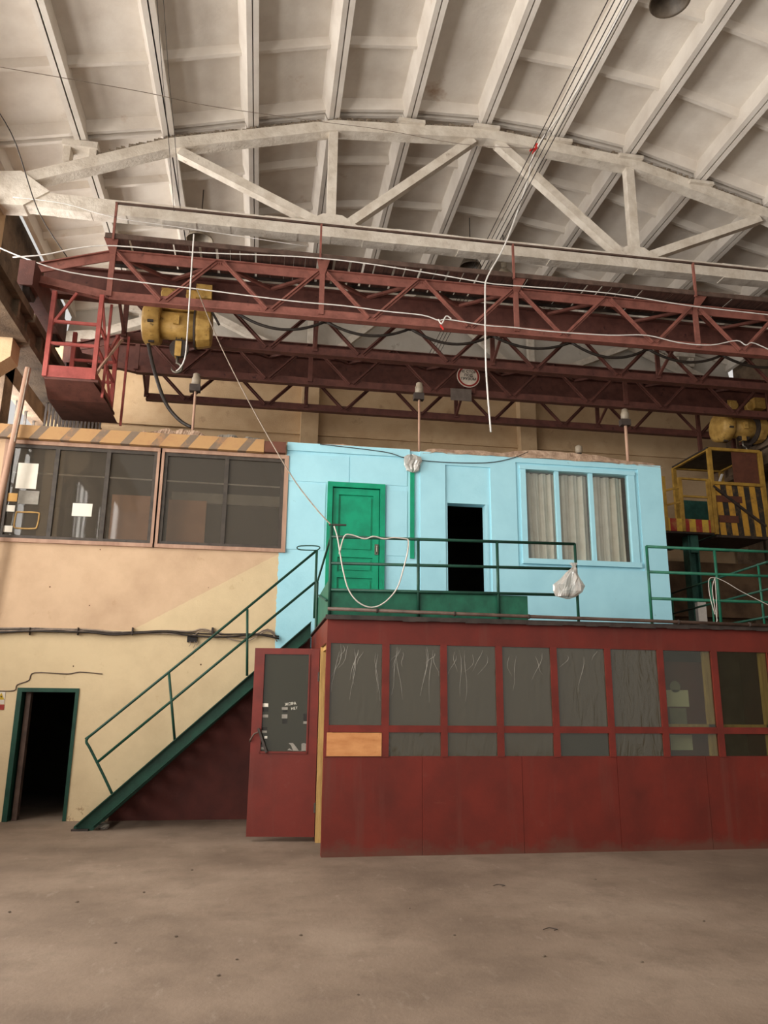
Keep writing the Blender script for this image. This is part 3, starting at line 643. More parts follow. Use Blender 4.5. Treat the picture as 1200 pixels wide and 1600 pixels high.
for i, (a, b) in enumerate(gx):
    MB().box((a, YF-0.008, ZM0), (b, YF+0.045, ZM1)).build('mid_rail', 'booth_frame', bt)
    g = 'film_glass' if i < 6 else 'booth_clear'
    MB().box((a, YF+0.015, ZM1), (b, YF+0.02, ZP1)).build('pane', g, bt)
    if i == 0: tag(MB().box((a-0.02, YF-0.02, ZL0-0.0), (b+0.0, YF-0.008, ZM0-0.005)).build('plywood_patch', 'plywood', bt), 'unpainted plywood patch')
    else: MB().box((a, YF+0.015, ZL0), (b, YF+0.02, ZM0)).build('pane', 'booth_glass' if i == 4 else 'booth_clear' if i >= 6 else 'film_glass', bt)
    if i >= 6:
        MB().box((b-0.09, YF+0.04, ZL0), (b, YF+0.09, ZP1)).build('inner_batten', 'yellow_wood', bt)
        MB().box((a, YF+0.04, ZM1), (b, YF+0.07, ZM1+0.035)).build('inner_batten', 'yellow_wood', bt)
# creased polyethylene film: raised folds over the panes
rnd = random.Random(11)
for i in range(5):
    a, b = gx[i]
    for q in range((11, 10, 7, 4, 3)[i]):
        x = rnd.uniform(a+0.06, b-0.06); z = ZP1-rnd.uniform(0.0, 0.12); ln = rnd.uniform(0.12, 0.65); dr = rnd.uniform(-0.16, 0.12); pts = []
        for s in range(6):
            u = s/5; pts.append((min(max(x+dr*u*u+0.02*math.sin(u*5+q), a+0.02), b-0.02), YF+0.013, max(z-ln*u, ZM1+0.02)))
        MB().tube(pts, [0.0006, 0.0018, 0.0024, 0.0018, 0.0012, 0.0005], 5).build('film_fold', 'fold_plastic', bt)
# roof slab, lip, side wall with door opening, interior
MB().box((BX0-0.03, YF-0.06, ZROOF-0.02), (BX1+0.2, YW-0.04, ZROOF+0.0)).build('roof_sheet', 'steel_dark', bt)
k = MB(); rnd = random.Random(5); x = BX0-0.03
while x < BX1: k.box((x, YF-0.07, ZROOF-0.045+rnd.uniform(-.006, .006)), (x+0.16, YF-0.05, ZROOF+0.012)); x += 0.16
k.build('roof_edge', 'steel_dark', bt)
HY0, HY1 = 9.58, 10.46; ZD = PZ(397, 1010, 10.57)
k = MB().box((BX0, YF+0.04, 0), (BX0+0.04, HY0, ZROOF-0.03)); k.box((BX0, HY1, 0), (BX0+0.04, YW-0.06, ZROOF-0.03)); k.box((BX0, HY0, ZD), (BX0+0.04, HY1, ZROOF-0.03)); k.build('side_sheet', 'booth_red', bt)
MB().box((BX0+0.0, HY1-0.07, 0), (BX0+0.10, HY1, ZD)).build('door_jamb', 'yellow_wood', bt)
MB().box((BX0+0.03, HY0, 0), (BX0+0.10, HY0+0.05, ZD)).build('door_jamb', 'yellow_wood', bt)
MB().box((BX0+0.03, HY0, ZD-0.06), (BX0+0.1, HY1, ZD)).build('door_head', 'yellow_wood', bt)
MB().box((BX0+0.05, YF+0.05, ZROOF-0.12), (BX1, YW-0.06, ZROOF-0.06)).build('inner_ceiling', 'booth_interior', bt)
MB().box((BX0+0.05, YW-0.12, 0), (BX1, YW-0.06, ZROOF-0.12)).build('inner_back_wall', 'booth_interior', bt)
MB().box((BX1-0.04, YF+0.04, 0), (BX1, YW-0.06, ZROOF-0.02)).build('side_sheet', 'booth_red', bt)
MB().box((BX0+0.06, YF+0.05, 0), (BX1, YF+0.07, ZL0-0.02)).build('inner_lining', 'booth_interior', bt)
# open door
Hn, Fr = V((BX0-0.01, 10.47, 0)), V((PX(384, 1315, 10.57), 10.58, 0)); DU = (Fr-Hn); DW = DU.length; DU.normalize(); DN = V((DU.y, -DU.x, 0))
if DN.y > 0: DN = -DN
def dm(p): return Hn + DU*p.x + DN*p.y + V((0, 0, p.z))      # x from hinge, y towards camera
def dpt(x, y):                                              # pixel on the door plane -> (along, height)
    d = ray(x, y); n = DN; s = (Hn-CAM).dot(n)/d.dot(n); q = CAM+d*s; return ((q-Hn).dot(DU), q.z)
zb = 0.06
wl_, wt_ = dpt(412, 1022); wr_, _ = dpt(485.5, 1022); wb_ = dpt(445, 1177)[1]
dr = MB().box((0, -0.02, zb), (DW, 0.02, wb_)).map(dm).build('door', 'booth_red', bt)
tag(dr, 'open dark red door with glazed upper half')
for a, b, c, d in ((0, wr_, wb_, ZD-0.02), (wl_, DW, wb_, ZD-0.02), (wr_, wl_, wt_, ZD-0.02)): MB().box((a, -0.02, c), (b, 0.02, d)).map(dm).build('stile', 'booth_frame', dr)
k = MB()
for a, b, c, d in ((wr_, wl_, wb_, wb_+0.025), (wr_, wr_+0.02, wb_, wt_), (wl_-0.02, wl_, wb_, wt_)): k.box((a, 0.02, c), (b, 0.032, d))
k.map(dm).build('glazing_bead', 'booth_frame', dr)
MB().box((wr_, -0.004, wb_), (wl_, 0.004, wt_)).map(dm).build('pane', 'booth_glass', dr)
MB().box((wr_, -0.03, wb_), (wl_, -0.026, wt_)).map(dm).build('pane_backing', 'interior_dark', dr)
def stk(x0, y0, x1, y1, mat):
    a, z1 = dpt(x0, y0); b, z0 = dpt(x1, y1); MB().box((min(a, b), 0.0045, z0), (max(a, b), 0.0065, z1)).map(dm).build('sticker', mat, dr)
for s in ((410.5, 1099, 419, 1104.5, 'paper'), (411, 1106, 419, 1112, 'sticker_dark'), (410.5, 1116.5, 419, 1121, 'paper_grey'), (440.5, 1105, 449.5, 1109, 'paper_grey'), (442, 1110, 449, 1113, 'sticker_dark'), (440.5, 1116, 449, 1122.5, 'paper_grey'),
          (441, 1124, 448.5, 1130.5, 'sticker_dark'), (474, 1115, 482, 1126, 'sticker_dark'), (474, 1127, 482, 1131, 'paper_grey'), (408, 1136, 417, 1141, 'sticker_dark'), (409, 1141.5, 417, 1145, 'paper_grey'), (413, 1150, 417.5, 1154, 'paper'), (408, 1159, 415, 1163, 'sticker_dark'), (408, 1167, 416, 1171, 'paper_grey')): stk(*s)
k = MB()                                                    # torn remains of a label at the foot of the pane
pts = [(449, 1172), (452, 1169), (458, 1173), (455, 1165), (451, 1161), (458, 1161), (465, 1170), (467, 1173), (471, 1173), (471, 1162), (474, 1161), (480, 1162), (481, 1173), (470, 1173.5)]
k.prism([dm(V((dpt(*p)[0], 0.0065, dpt(*p)[1]))) for p in pts], DN*0.001).build('torn_label', 'paper_grey', dr)
a, z = dpt(404, 1144); MB().bar((a-0.12, 0.05, z-0.25), (a, 0.05, z+0.05), 0.025, 0.03).map(dm).build('latch_bar', 'steel_dark', dr)
a2, z2 = dpt(392, 1156); MB().tube([(a, 0.06, z), (lerp(a, a2, .5), 0.07, z-0.02), (a2, 0.05, z2), (a2+0.01, 0.0, z2-0.02)], 0.012).map(dm).build('handle', 'brown_pipe', dr)
for zz in (0.35, ZD-0.45): MB().tube([dm(V((0.0, 0.02, zz))), dm(V((0.0, 0.02, zz+0.12)))], 0.015).build('hinge', 'steel_dark', dr)
# lettering helper (font outline turned into a mesh)
def lettering(txt, size, mapfn, mat, parent, name='lettering', bold=0.0):
    cu = bpy.data.curves.new(name, 'FONT'); cu.body = txt; cu.size = size; cu.align_x = 'CENTER'; cu.align_y = 'CENTER'; cu.offset = bold; cu.resolution_u = 2; cu.space_line = 1.0
    tmp = bpy.data.objects.new(name, cu); COL.objects.link(tmp)
    dg = bpy.context.evaluated_depsgraph_get(); me = bpy.data.meshes.new_from_object(tmp.evaluated_get(dg))
    bpy.data.objects.remove(tmp)
    off = V((0, 0, 0)); q = parent
    while q is not None: off += q.location; q = q.parent
    for v in me.vertices: v.co = V(mapfn(v.co.x, v.co.y))-off
    me.materials.clear(); me.materials.append(MATS[mat]); me.name = name
    o = bpy.data.objects.new(name, me); COL.objects.link(o); o.parent = parent; return o
for txt, px, py, sz, rot in (('ЖОРА', 454, 1100, 0.05, 0.12), ('НЕТ', 460, 1107, 0.045, 0.12)):
    a, z = dpt(px, py)
    lettering(txt, sz, lambda u, v, a=a, z=z, r=rot: dm(V((a-(u*math.cos(r)-v*math.sin(r)), 0.0075, z+u*math.sin(r)+v*math.cos(r)))), 'paper', dr, 'scratched_writing')
# inner door and notices seen through the right hand windows
ind = thing('inner_door', (PX(1060, 1100, 9.72), 9.72, 0), 'dark red inner door behind the booth glass', 'door')
ax, bx = PX(1000, 1100, 9.72), PX(1103, 1100, 9.72)
MB().box((ax, 9.72, 0), (bx, 9.76, 2.3)).build('leaf', 'booth_red', ind); MB().box((bx, 9.68, 0), (bx+0.1, 9.78, 2.3)).build('jamb', 'yellow_wood', ind)
kx, kz = PX(1027, 1177, 9.69), PZ(1027, 1177, 9.69); MB().lathe([(0.03, 0), (0.045, -0.03), (0.02, -0.06)], (kx, 9.72, kz), 'y', 12).build('knob', 'metal_lock', ind)
for (x0, y0, x1, y1, mt, lab) in ((1041, 1078, 1075, 1104, 'paper', 'white notice sheet with yellow line on the inner door'), (1046, 1106, 1072, 1140, 'paper_grey', 'grey printed poster below the white notice'), (1047, 1148, 1081, 1172, 'paper', 'pale framed sheet low on the inner door')):
    p = MB().box((PX(x0, y0, 9.71), 9.71, PZ(x0, y1, 9.71)), (PX(x1, y0, 9.71), 9.715, PZ(x0, y0, 9.71))).build('notice_sheet', mt); tag(p, lab, 'paper', 'notices on the inner door')
c = P(1055, 1073, 9.71); tag(MB().lathe([(0.075, 0.0), (0.075, 0.004)], c, 'y', 20).build('round_notice', 'paper_grey'), 'round grey notice at the top of the inner door', 'paper', 'notices on the inner door')

# ================================================================== STAIRCASE
YS = 11.62
stt = thing('staircase', (G(118, 1298).x, YS, 0), 'green steel staircase rising to the walkway', 'staircase')
def ps(x, y): return P(x, y, YS)
A0, A1 = ps(115, 1293), ps(486, 972); B0_, B1_ = ps(138, 1302), ps(486, 996)
sl = (A1.z-A0.z)/(A1.x-A0.x)
foot = V((A0.x, YS, 0.0)); topx = A1.x
def zt_(x): return A0.z+sl*(x-A0.x)
hgt = 0.23
def stringer(y):
    x0, x1 = foot.x, topx
    k = MB().prism([(x0, y, max(zt_(x0), 0.05)), (x1, y, zt_(x1)), (x1, y, zt_(x1)-hgt), (x0+hgt/sl-0.0, y, 0.0), (x0, y, 0.0)], (0, 0.012, 0))
    for o in (-0.0, -hgt+0.012):
        a, b = V((x0+(0.02 if o == 0 else hgt/sl), y-0.03, zt_(x0+(0.02 if o == 0 else hgt/sl))+o)), V((x1, y-0.03, zt_(x1)+o)); k.bar(a, b, 0.07, 0.012)
    return k
stringer(YS).build('stringer', 'green_dark', stt); stringer(YS+0.78).build('stringer', 'green_dark', stt)
nt_ = 14
for i in range(nt_):
    z = ZROOF*(i+1)/(nt_+1); x = foot.x + (z+0.10-A0.z)/sl
    MB().box((x-0.12, YS+0.012, z-0.02), (x+0.12, YS+0.78, z)).build('tread', 'green_dark', stt)
MB().prism([(P(170, 1275, YW).x, YW-0.03, 0.0), (BX0-0.02, YW-0.03, 0.0), (BX0-0.02, YW-0.03, P(486, 985, YW).z), P(395, 1064, YW-0.03), P(175, 1257, YW-0.03)], (0, 0.02, 0)).build('back_panel', 'under_stair_red', stt)
MB().box((foot.x-0.02, YS-0.06, 0.0), (foot.x+0.2, YS+0.1, 0.025)).build('foot_plate', 'steel_dark', stt)
r = 0.019
yr_ = YS-0.03
def pr(x, y): return P(x, y, yr_)
MB().tube(smoothpts([pr(175, 1240), pr(160, 1208), pr(141, 1170), pr(135, 1159), pr(139, 1151), pr(148, 1144), pr(300, 1021)], 4)+[pr(495, 860)], r).smooth().build('handrail', 'green_dark', stt)
MB().tube([pr(152, 1191), pr(492, 910)], r).smooth().build('mid_rail', 'green_dark', stt)
for a, b in (((264, 1052), (273, 1156)), ((386.5, 952), (386, 1056)), ((495, 860), (491, 966))): MB().tube([pr(*a), pr(*b)], r).smooth().build('rail_post', 'green_dark', stt)
MB().tube(smoothpts([pr(495, 860), pr(500, 856), pr(494, 853), pr(470, 853), pr(464, 856), pr(470, 859), pr(495, 860)], 3), 0.009).smooth().build('rail_loop', 'green_dark', stt)

# ================================================================== WALKWAY RAILINGS
YR = YF+0.08
def pf(x, y): return P(x, y, YR)
def tubes(t, segs, name, mat='green_dark', r=0.02):
    for a, b in segs: MB().tube([a, b], r).smooth().build(name, mat, t)
r1 = thing('walkway_railing', (2.5, YR, ZROOF), 'green pipe railing with kick plate above the booth, left section', 'railing')
tubes(r1, [(pf(517, 838.5), pf(898, 850)), (pf(517, 880), pf(898, 889)), (pf(517, 921.5), pf(902, 930))], 'rail')
def post(t, x, y, ybot, zt=None, mat='green_dark'):
    a = pf(x, y); MB().tube([(a.x, a.y, ZROOF), a], 0.02).smooth().build('post', mat, t)
post(r1, 518, 820, 0); post(r1, 653.5, 842, 0); post(r1, 776.5, 846, 0); post(r1, 898, 849.5, 0)
MB().bar(pf(514, 820), pf(541, 820.5), 0.03, 0.02).build('bracket_arm', 'steel_dark', r1)
kz = PZ(660, 926, YR+0.03); MB().box((PX(513, 926, YR+0.03), YR+0.025, ZROOF), (PX(824, 934, YR+0.03), YR+0.035, kz)).build('kick_plate', 'green_paint', r1)
MB().box((PX(513, 926, YR), YR+0.03, ZROOF), (PX(513, 926, YR)+0.01, 11.3, kz+0.12)).build('kick_plate', 'green_paint', r1)
x5 = PX(513, 926, YR); MB().tube([(x5-0.02, 11.3, ZROOF), (x5-0.02, 11.3, kz+0.35)], 0.02).build('post', 'green_dark', r1)
MB().tube([(x5-0.02, YR, ZROOF+0.2), (x5-0.02, 10.9, kz+0.1)], 0.015).build('brace', 'green_dark', r1)
MB().tube([pf(517, 838.5), (x5-0.02, 11.3, kz+0.35)], 0.015).build('rail', 'green_dark', r1)
r2 = thing('walkway_railing', (6.4, YR, ZROOF), 'green pipe railing above the booth, right section with strings tied on', 'railing')
e1, e2, e3 = pf(1200, 862), pf(1200, 900), pf(1200, 941.5); ext = V((1.8, 0, 0))
tubes(r2, [(pf(1010, 854), e1+ext), (pf(1013, 893.5), e2+ext), (pf(1017, 935), e3+ext)], 'rail', 'green_paint')
post(r2, 1010, 853, 0, mat='green_paint'); post(r2, 1116, 859, 0, mat='green_paint')
MB().tube([(e1.x+ext.x, YR, ZROOF), e1+ext], 0.02).build('post', 'green_paint', r2)
# railing that runs back along the bridge at the right
r3 = thing('bridge_railing', (7.7, 12, ZROOF), 'green pipe railing running back from the walkway at the right', 'railing')
xa, xb = 7.38, 8.0
for z in (3.82, 3.42, 3.02): MB().tube([(xa, 10.2, z), (xb, 14.2, z+0.06)], 0.018).smooth().build('rail', 'green_dark', r3)
for u in (0.07, 0.5, 0.95): MB().tube([(lerp(xa, xb, u), lerp(10.2, 14.2, u), 2.72), (lerp(xa, xb, u), lerp(10.2, 14.2, u), 3.84+0.06*u)], 0.018).smooth().build('post', 'green_paint', r3)
br = thing('bridge_deck', (8.3, 13, ZROOF), 'dark steel bridge deck running back beside the rooms', 'deck')
MB().box((7.2, YW-0.0, ZROOF-0.1), (8.6, 15.2, ZROOF)).build('deck_plate', 'steel_dark', br)
for y in (12.8, 14.8): MB().box((8.3, y, 0), (8.42, y+0.12, ZROOF-0.1)).build('deck_leg', 'steel_dark', br)
# conduit pipe along the roof edge
ep = YF-0.09
k = MB().tube([P(512, 951, ep), P(830, 963.5, ep), P(1000, 969.5, ep), P(1200, 977.5, ep)], 0.022); tp = thing('edge_pipe', P(512, 951, ep), 'brown pipe along the front edge of the booth roof', 'pipe')
k.smooth().build('tube', 'brown_pipe', tp)
for x, y in ((589, 954), (710, 959), (826, 963.5), (1060, 972), (1171, 976)):
    c = P(x, y, ep); MB().lathe([(0.03, -0.012), (0.033, 0), (0.03, 0.012)], c, 'x', 12).build('clip', 'steel_dark', tp); MB().bar(c, c+V((0, 0.05, -0.01)), 0.015, 0.015).build('bracket', 'steel_dark', tp)
# green board beside the green door
tag(MB().box((PX(640.5, 800, YW), YW-0.03, PZ(643, 873, YW)), (PX(647, 800, YW), YW-0.002, PZ(643, 733, YW))).build('green_batten', 'door_green'), 'narrow green batten on the blue wall right of the green door', 'batten')

# curtains behind window 3
for i, (u, v) in enumerate(zip(xs, xs[1:])):
    pass
cs = [BWX[0]+0.05]+ms+[BWX[1]-0.07]
for i in range(3):
    a, b = cs[i], cs[i+1]
    if i == 0: a += 0.03
    if i == 2: b -= 0.05
    ph = (0.4, 1.7, 2.9)[i]
    def fn(u, v, a=a, b=b, ph=ph, i=i):
        x = lerp(a, b, u); fold = math.sin(u*26+ph+0.8*math.sin(v*2+u*3)) + 0.5*math.sin(u*47+ph*2)
        lean = 0.06*(1-v)*(1-u) if i == 0 else 0.0
        return (x+lean, YW+0.17+0.04*fold*(0.6+0.4*(1-v)), lerp(BWZ[0]+0.02, BWZ[1]-0.03, v))
    c = MB().grid(fn, 60, 10).smooth().build('curtain', 'curtain_cloth')
    tag(c, ('grey curtain behind the left light of the blue framed window', 'grey curtain behind the middle light of the blue framed window', 'grey curtain behind the right light of the blue framed window')[i], 'curtain', 'curtains in the blue framed window')

# ================================================================== LEFT ROOM: hazard board, papers, inside
hb = thing('hazard_board', (-2.3, YW-0.06, 5.77), 'faded yellow and black striped board above the left windows', 'board')
MB().box((XL+0.55, YW-0.12, 5.78), (PX(413, 690, YW-0.12), YW-0.005, 6.0)).build('striped_face', 'hazard_faded', hb)
MB().box((PX(413, 690, YW-0.12)+0.005, YW-0.11, 5.79), (PX(447, 692, YW-0.12), YW-0.005, 5.98)).build('end_piece', 'cab_brown', hb)
yp = YW+0.026
for (x0, y0, x1, y1, mt, lab) in ((29, 723, 61, 763, 'paper', 'large blank white sheet taped to the leftmost window pane'), (30, 766, 62, 787, 'paper_grey', 'grey sheet below the large white one on the window'), (9, 770, 28, 783, 'paper_amber', 'amber card on the leftmost pane'),
                                  (9, 789, 24, 799, 'paper', 'small white note under the amber card'), (5, 821, 20, 831, 'paper', 'small white note at the bottom left of the pane'), (114, 786, 145, 806, 'paper', 'blank white sheet on the second window pane')):
    tag(MB().box((PX(x0, y0, yp), yp-0.002, PZ(x0, y1, yp)), (PX(x1, y0, yp), yp, PZ(x0, y0, yp))).build('paper_sheet', mt), lab, 'paper', 'papers on the left window')
k = MB().tube(smoothpts([P(25, 800, yp), P(58, 801, yp), P(61, 806, yp), P(58, 822, yp), P(52, 826, yp), P(26, 825, yp), P(22, 821, yp), P(25, 803, yp), P(27, 800, yp)], 3), 0.012, 6)
tag(k.build('tape_outline', 'yellow_wood'), 'rectangle of old tape left on the leftmost pane', 'tape')
yi = 12.86
for (x0, y0, x1, y1, lab) in ((168, 772, 247, 850, 'brown board inside the left room behind the third pane'), (258, 780, 318, 855, 'brown board inside the left room behind the fourth pane')):
    b_ = thing('inside_board', (PX((x0+x1)/2, y1, yi), yi, 2.75), lab, 'board', 'boards inside the left room')
    xa_, xb_ = PX(x0, y1, yi), PX(x1, y1, yi); MB().box((xa_, yi, 2.75), (xb_, yi+0.04, PZ(x0, y0, yi))).build('panel', 'tan_board', b_)
    for x in (xa_+0.03, xb_-0.03): MB().box((x-0.03, yi+0.04, 2.75), (x+0.03, yi+0.08, PZ(x0, y0, yi)-0.03)).build('batten', 'yellow_wood', b_)
lt = thing('reflection_line', (-2, 13.1, 5.3), 'pale tube imitating a bright line reflected in the left room glass', 'pipe')  # bright reflection line of the panes, modelled as a white tube behind them
MB().tube([P(14, 737, 13.1), P(446, 762, 13.1)], 0.014).build('tube', 'white_plastic', lt)
shelf = thing('inside_shelf', (-0.6, 12.95, 2.75), 'pale topped cabinet inside the left room behind the fourth and fifth panes', 'cabinet')
sa, sb = PX(268, 780, 12.95), PX(446, 790, 12.95)
MB().box((sa, 12.95, PZ(350, 788, 12.95)), (min(sb, 0.28), 13.3, PZ(350, 772, 12.95))).build('top_board', 'paper_grey', shelf); MB().box((sa+0.05, 13.0, 2.75), (min(sb, 0.25), 13.3, PZ(350, 788, 12.95))).build('body', 'interior_dark', shelf)
# wooden pole leaning at the far left
pl_ = thing('wooden_pole', P(-6, 800, YW-0.3), 'long pinkish wooden pole standing at the left edge', 'pole')
MB().tube([P(-60, 1290, YW-0.32) if False else V((P(2, 760, YW-0.25).x-0.35, YW-0.25, 0.0)), P(20, 690, YW-0.25), P(44, 575, YW-0.25)], 0.05, 8).smooth().build('shaft', 'pink_wood', pl_)
MB().tube([P(23, 690, YW-0.30), P(46, 575, YW-0.30)], 0.012, 6).build('wire', 'grey_cable', pl_)

# ================================================================== RIGHT: stair tower, cab, landing
YC = 16.0
cb = thing('operator_cab', (10.9, YC+0.7, 5.6), 'yellow framed crane operator cab with black and yellow striped apron', 'cab')
cx0, cx1 = PX(1112, 755, YC), PX(1192, 760, YC); cz0, cz1, cz2 = PZ(1115, 835, YC)-0.0, PZ(1150, 757, YC), PZ(1150, 704, YC)
MB().box((cx0, YC, cz0), (cx1, YC+0.03, cz1)).build('striped_apron', 'cab_stripes', cb)
MB().box((cx0, YC, cz0-0.06), (cx1, YC+1.6, cz0)).build('floor_plate', 'steel_dark', cb)
for x, y in ((cx0, YC), (cx1, YC), (cx0, YC+1.6), (cx1, YC+1.6)): MB().bar((x, y, cz0), (x, y, cz2), 0.09, 0.09).build('corner_post', 'cab_yellow', cb)
for a, b in (((cx0, YC, cz2), (cx1, YC, cz2)), ((cx0, YC+1.6, cz2), (cx1, YC+1.6, cz2)), ((cx0, YC, cz2), (cx0, YC+1.6, cz2)), ((cx1, YC, cz2), (cx1, YC+1.6, cz2)), ((cx0, YC-0.02, cz1), (cx1, YC-0.02, cz1))): MB().bar(a, b, 0.07, 0.07).build('frame_bar', 'cab_yellow', cb)
MB().box((cx0-0.05, YC, cz2), (cx1, YC+1.6, cz2+0.04)).build('roof_plate', 'steel_dark', cb)
bx0 = PX(1146, 730, YC); MB().box((bx0, YC+0.02, cz1), (cx1-0.06, YC+0.04, cz2-0.03)).build('brown_panel', 'cab_brown', cb)
MB().box((PX(1118, 775, YC), YC-0.02, PZ(1118, 784, YC)), (PX(1158, 775, YC), YC, PZ(1118, 774, YC))).build('name_plate', 'cab_brown', cb)
MB().box((PX(1123, 806, YC), YC-0.02, PZ(1123, 816, YC)), (PX(1153, 806, YC), YC, PZ(1123, 805, YC))).build('name_plate', 'cab_brown', cb)
MB().bar((cx0, YC-0.03, PZ(1115, 760, YC)), P(1196, 822, YC-0.03), 0.06, 0.05).build('hanger_strap', 'steel_dark', cb)
MB().box((cx0, YC+1.58, cz0), (cx1, YC+1.6, cz1)).build('back_sheet', 'teal_metal', cb); MB().bar((lerp(cx0, cx1, .45), YC+0.8, cz1), (lerp(cx0, cx1, .62), YC+0.8, cz1+0.5), 0.06, 0.04).build('control_lever', 'white_plastic', cb)
for x in (cx0+0.3, cx1-0.1): MB().bar((x, YC+0.8, cz2), (x, YC+0.8, 8.9), 0.08, 0.08).build('hanger_post', 'crane_deep', cb)

lp = thing('landing_platform', (9.7, YC, 3), 'steel landing platform edged in red and yellow stripes on a green column', 'platform')
lx0, lx1 = PX(1041, 815, YC), cx0-0.05; lz = PZ(1090, 812, YC)
ymid = YC-0.7
MB().box((lx0, YC-0.02, lz-0.30), (PX(1072, 815, YC), YC+0.0, lz)).build('striped_edge', 'platform_stripes', lp)
MB().box((PX(1072, 815, YC), YC-0.02, lz-0.30), (lx1, YC, lz)).build('striped_edge', 'platform_stripes', lp)
MB().box((lx0, YC, lz-0.34), (lx1, YC+2.0, lz-0.28)).build('deck_plate', 'steel_dark', lp)
for x in (lx0, PX(1066, 800, YC), lx1-0.05):
    MB().bar((x, YC, lz-0.3), (x, YC, lz+1.0), 0.08, 0.06).build('rail_post', 'cab_yellow', lp)
for z in (lz+0.55, lz+0.98): MB().bar((PX(1066, 800, YC), YC, z), (lx1-0.05, YC, z), 0.045, 0.045).build('rail', 'cab_yellow', lp)
for z in (lz+0.3, lz+0.65): MB().bar((lx0, YC, z), (PX(1066, 800, YC), YC+0.0, z+0.12), 0.045, 0.045).build('rail', 'cab_yellow', lp)
for z in (lz+0.45, lz+0.95): MB().bar((lx0, YC+2.0, z), (lx1, YC+2.0, z), 0.045, 0.045).build('rail', 'crane_red', lp); 
MB().bar((lx0, YC, lz+0.6), (lx0, YC+2, lz+0.6), 0.045, 0.045).build('rail', 'crane_red', lp)
gxm = PX(1080, 830, YC+0.25)
k = MB().box((gxm-0.13, YC+0.2, 0), (gxm-0.09, YC+0.45, lz-0.34)); k.box((gxm+0.09, YC+0.2, 0), (gxm+0.13, YC+0.45, lz-0.34)); k.box((gxm-0.09, YC+0.31, 0), (gxm+0.09, YC+0.34, lz-0.34)); k.build('support_column', 'teal_metal', lp)
MB().box((gxm-0.1, YC+0.15, lz-0.75), (gxm+0.1, YC+0.2, lz-0.34)).build('splice_plate', 'teal_metal', lp)
# pale box on the column
tag(MB().box((PX(1087, 960, 14.0), 13.9, ZROOF), (PX(1100, 960, 14.0), 14.0, PZ(1093, 942, 14.0))).build('pale_post', 'white_plastic'), 'pale metal post at the foot of the green column', 'post')
# dirty concrete wall section behind
cwl = thing('wall_right_inner', (10.5, 17.6, 0), 'sooty concrete wall section behind the landing', 'wall', kind='structure')
MB().box((8.0, 17.9, 3.9), (XR, 18.2, 5.3)).build('beam', 'brown_concrete', cwl)
MB().box((9.9, 18.2, 0), (XR, 18.4, 3.9)).build('panel', 'brown_concrete', cwl)

# ================================================================== SMALL THINGS
# signal lamps on poles
for i, (px, yt, yb) in enumerate(((307, 590, 668), (655, 604, 692), (976, 645, 712))):
    top = P(px, yt, YW+0.06); b0 = V((top.x, YW+0.06, 5.97))
    t = thing('signal_lamp', b0, ('beacon lamp on a thin pole above the left windows', 'beacon lamp on a thin pole above the blue wall, middle one', 'beacon lamp on a thin pole above the curtained window')[i], 'lamp', 'beacon lamps along the room roof')
    MB().tube([b0, top-V((0, 0, 0.16))], 0.03 if i == 2 else 0.022, 8).smooth().build('pole', 'pink_wood', t)
    MB().box((top.x-0.10, top.y-0.06, top.z-0.26), (top.x+0.08, top.y+0.06, top.z-0.14)).build('base_box', 'steel_dark', t)
    MB().lathe([(0.06, -0.14), (0.075, -0.12), (0.075, -0.02), (0.06, 0.01), (0.055, 0.06), (0.03, 0.075)], top, 'z', 16).smooth().build('lens', 'lamp_shade', t)
c = P(904, 695, YW+0.1); sl_ = thing('roof_lamp', (c.x, c.y, 5.98), 'small dark lamp standing on the roof above the curtained window', 'lamp')
MB().lathe([(0.12, 0), (0.1, 0.03), (0.05, 0.12), (0.05, 0.2)], (c.x, c.y, 5.98), 'z', 14).smooth().build('base', 'steel_dark', sl_); MB().lathe([(0.05, 0.2), (0.065, 0.24), (0.06, 0.33), (0.02, 0.36)], (c.x, c.y, 5.98), 'z', 14).smooth().build('lens', 'lamp_shade', sl_)
# high bay pendant lamps
for i, (p, r, mt, lab) in enumerate(((G(1047, 3, 11.9), 0.29, 'lamp_shade_dark', 'large dark bell lamp at the top right of the ceiling'), (P(312, 376, 14.6), 0.27, 'lamp_shade', 'pale bell lamp above the left end of the near crane'),
                                     (P(735, 418, 15.6), 0.25, 'lamp_shade_dark', 'brown bell lamp seen over the middle of the walkway'), (P(788, 436, 15.8), 0.22, 'lamp_shade', 'bell lamp with bright rim half hidden by the walkway'))):
    t = thing('pendant_lamp', p, lab, 'lamp', 'bell lamps under the roof')
    MB().lathe([(r*0.28, r*1.15), (r*0.58, r*0.8), (r*0.92, 0.03), (r, 0), (r*1.04, 0.012), (r*0.97, 0.05), (r*0.64, r*0.87), (r*0.35, r*1.22), (r*0.3, r*1.25)], p, 'z', 28).smooth().build('shade', mt, t)
    MB().lathe([(r*0.3, r*1.2), (r*0.3, r*1.9), (r*0.15, r*2.0)], p, 'z', 14).smooth().build('lamp_holder', mt, t)
    zc = 12.4 if p.x < 0 else 13.0
    MB().tube([p+V((0, 0, r*1.9)), (p.x, p.y, zc)], 0.012, 6).build('stem', 'steel_dark', t)
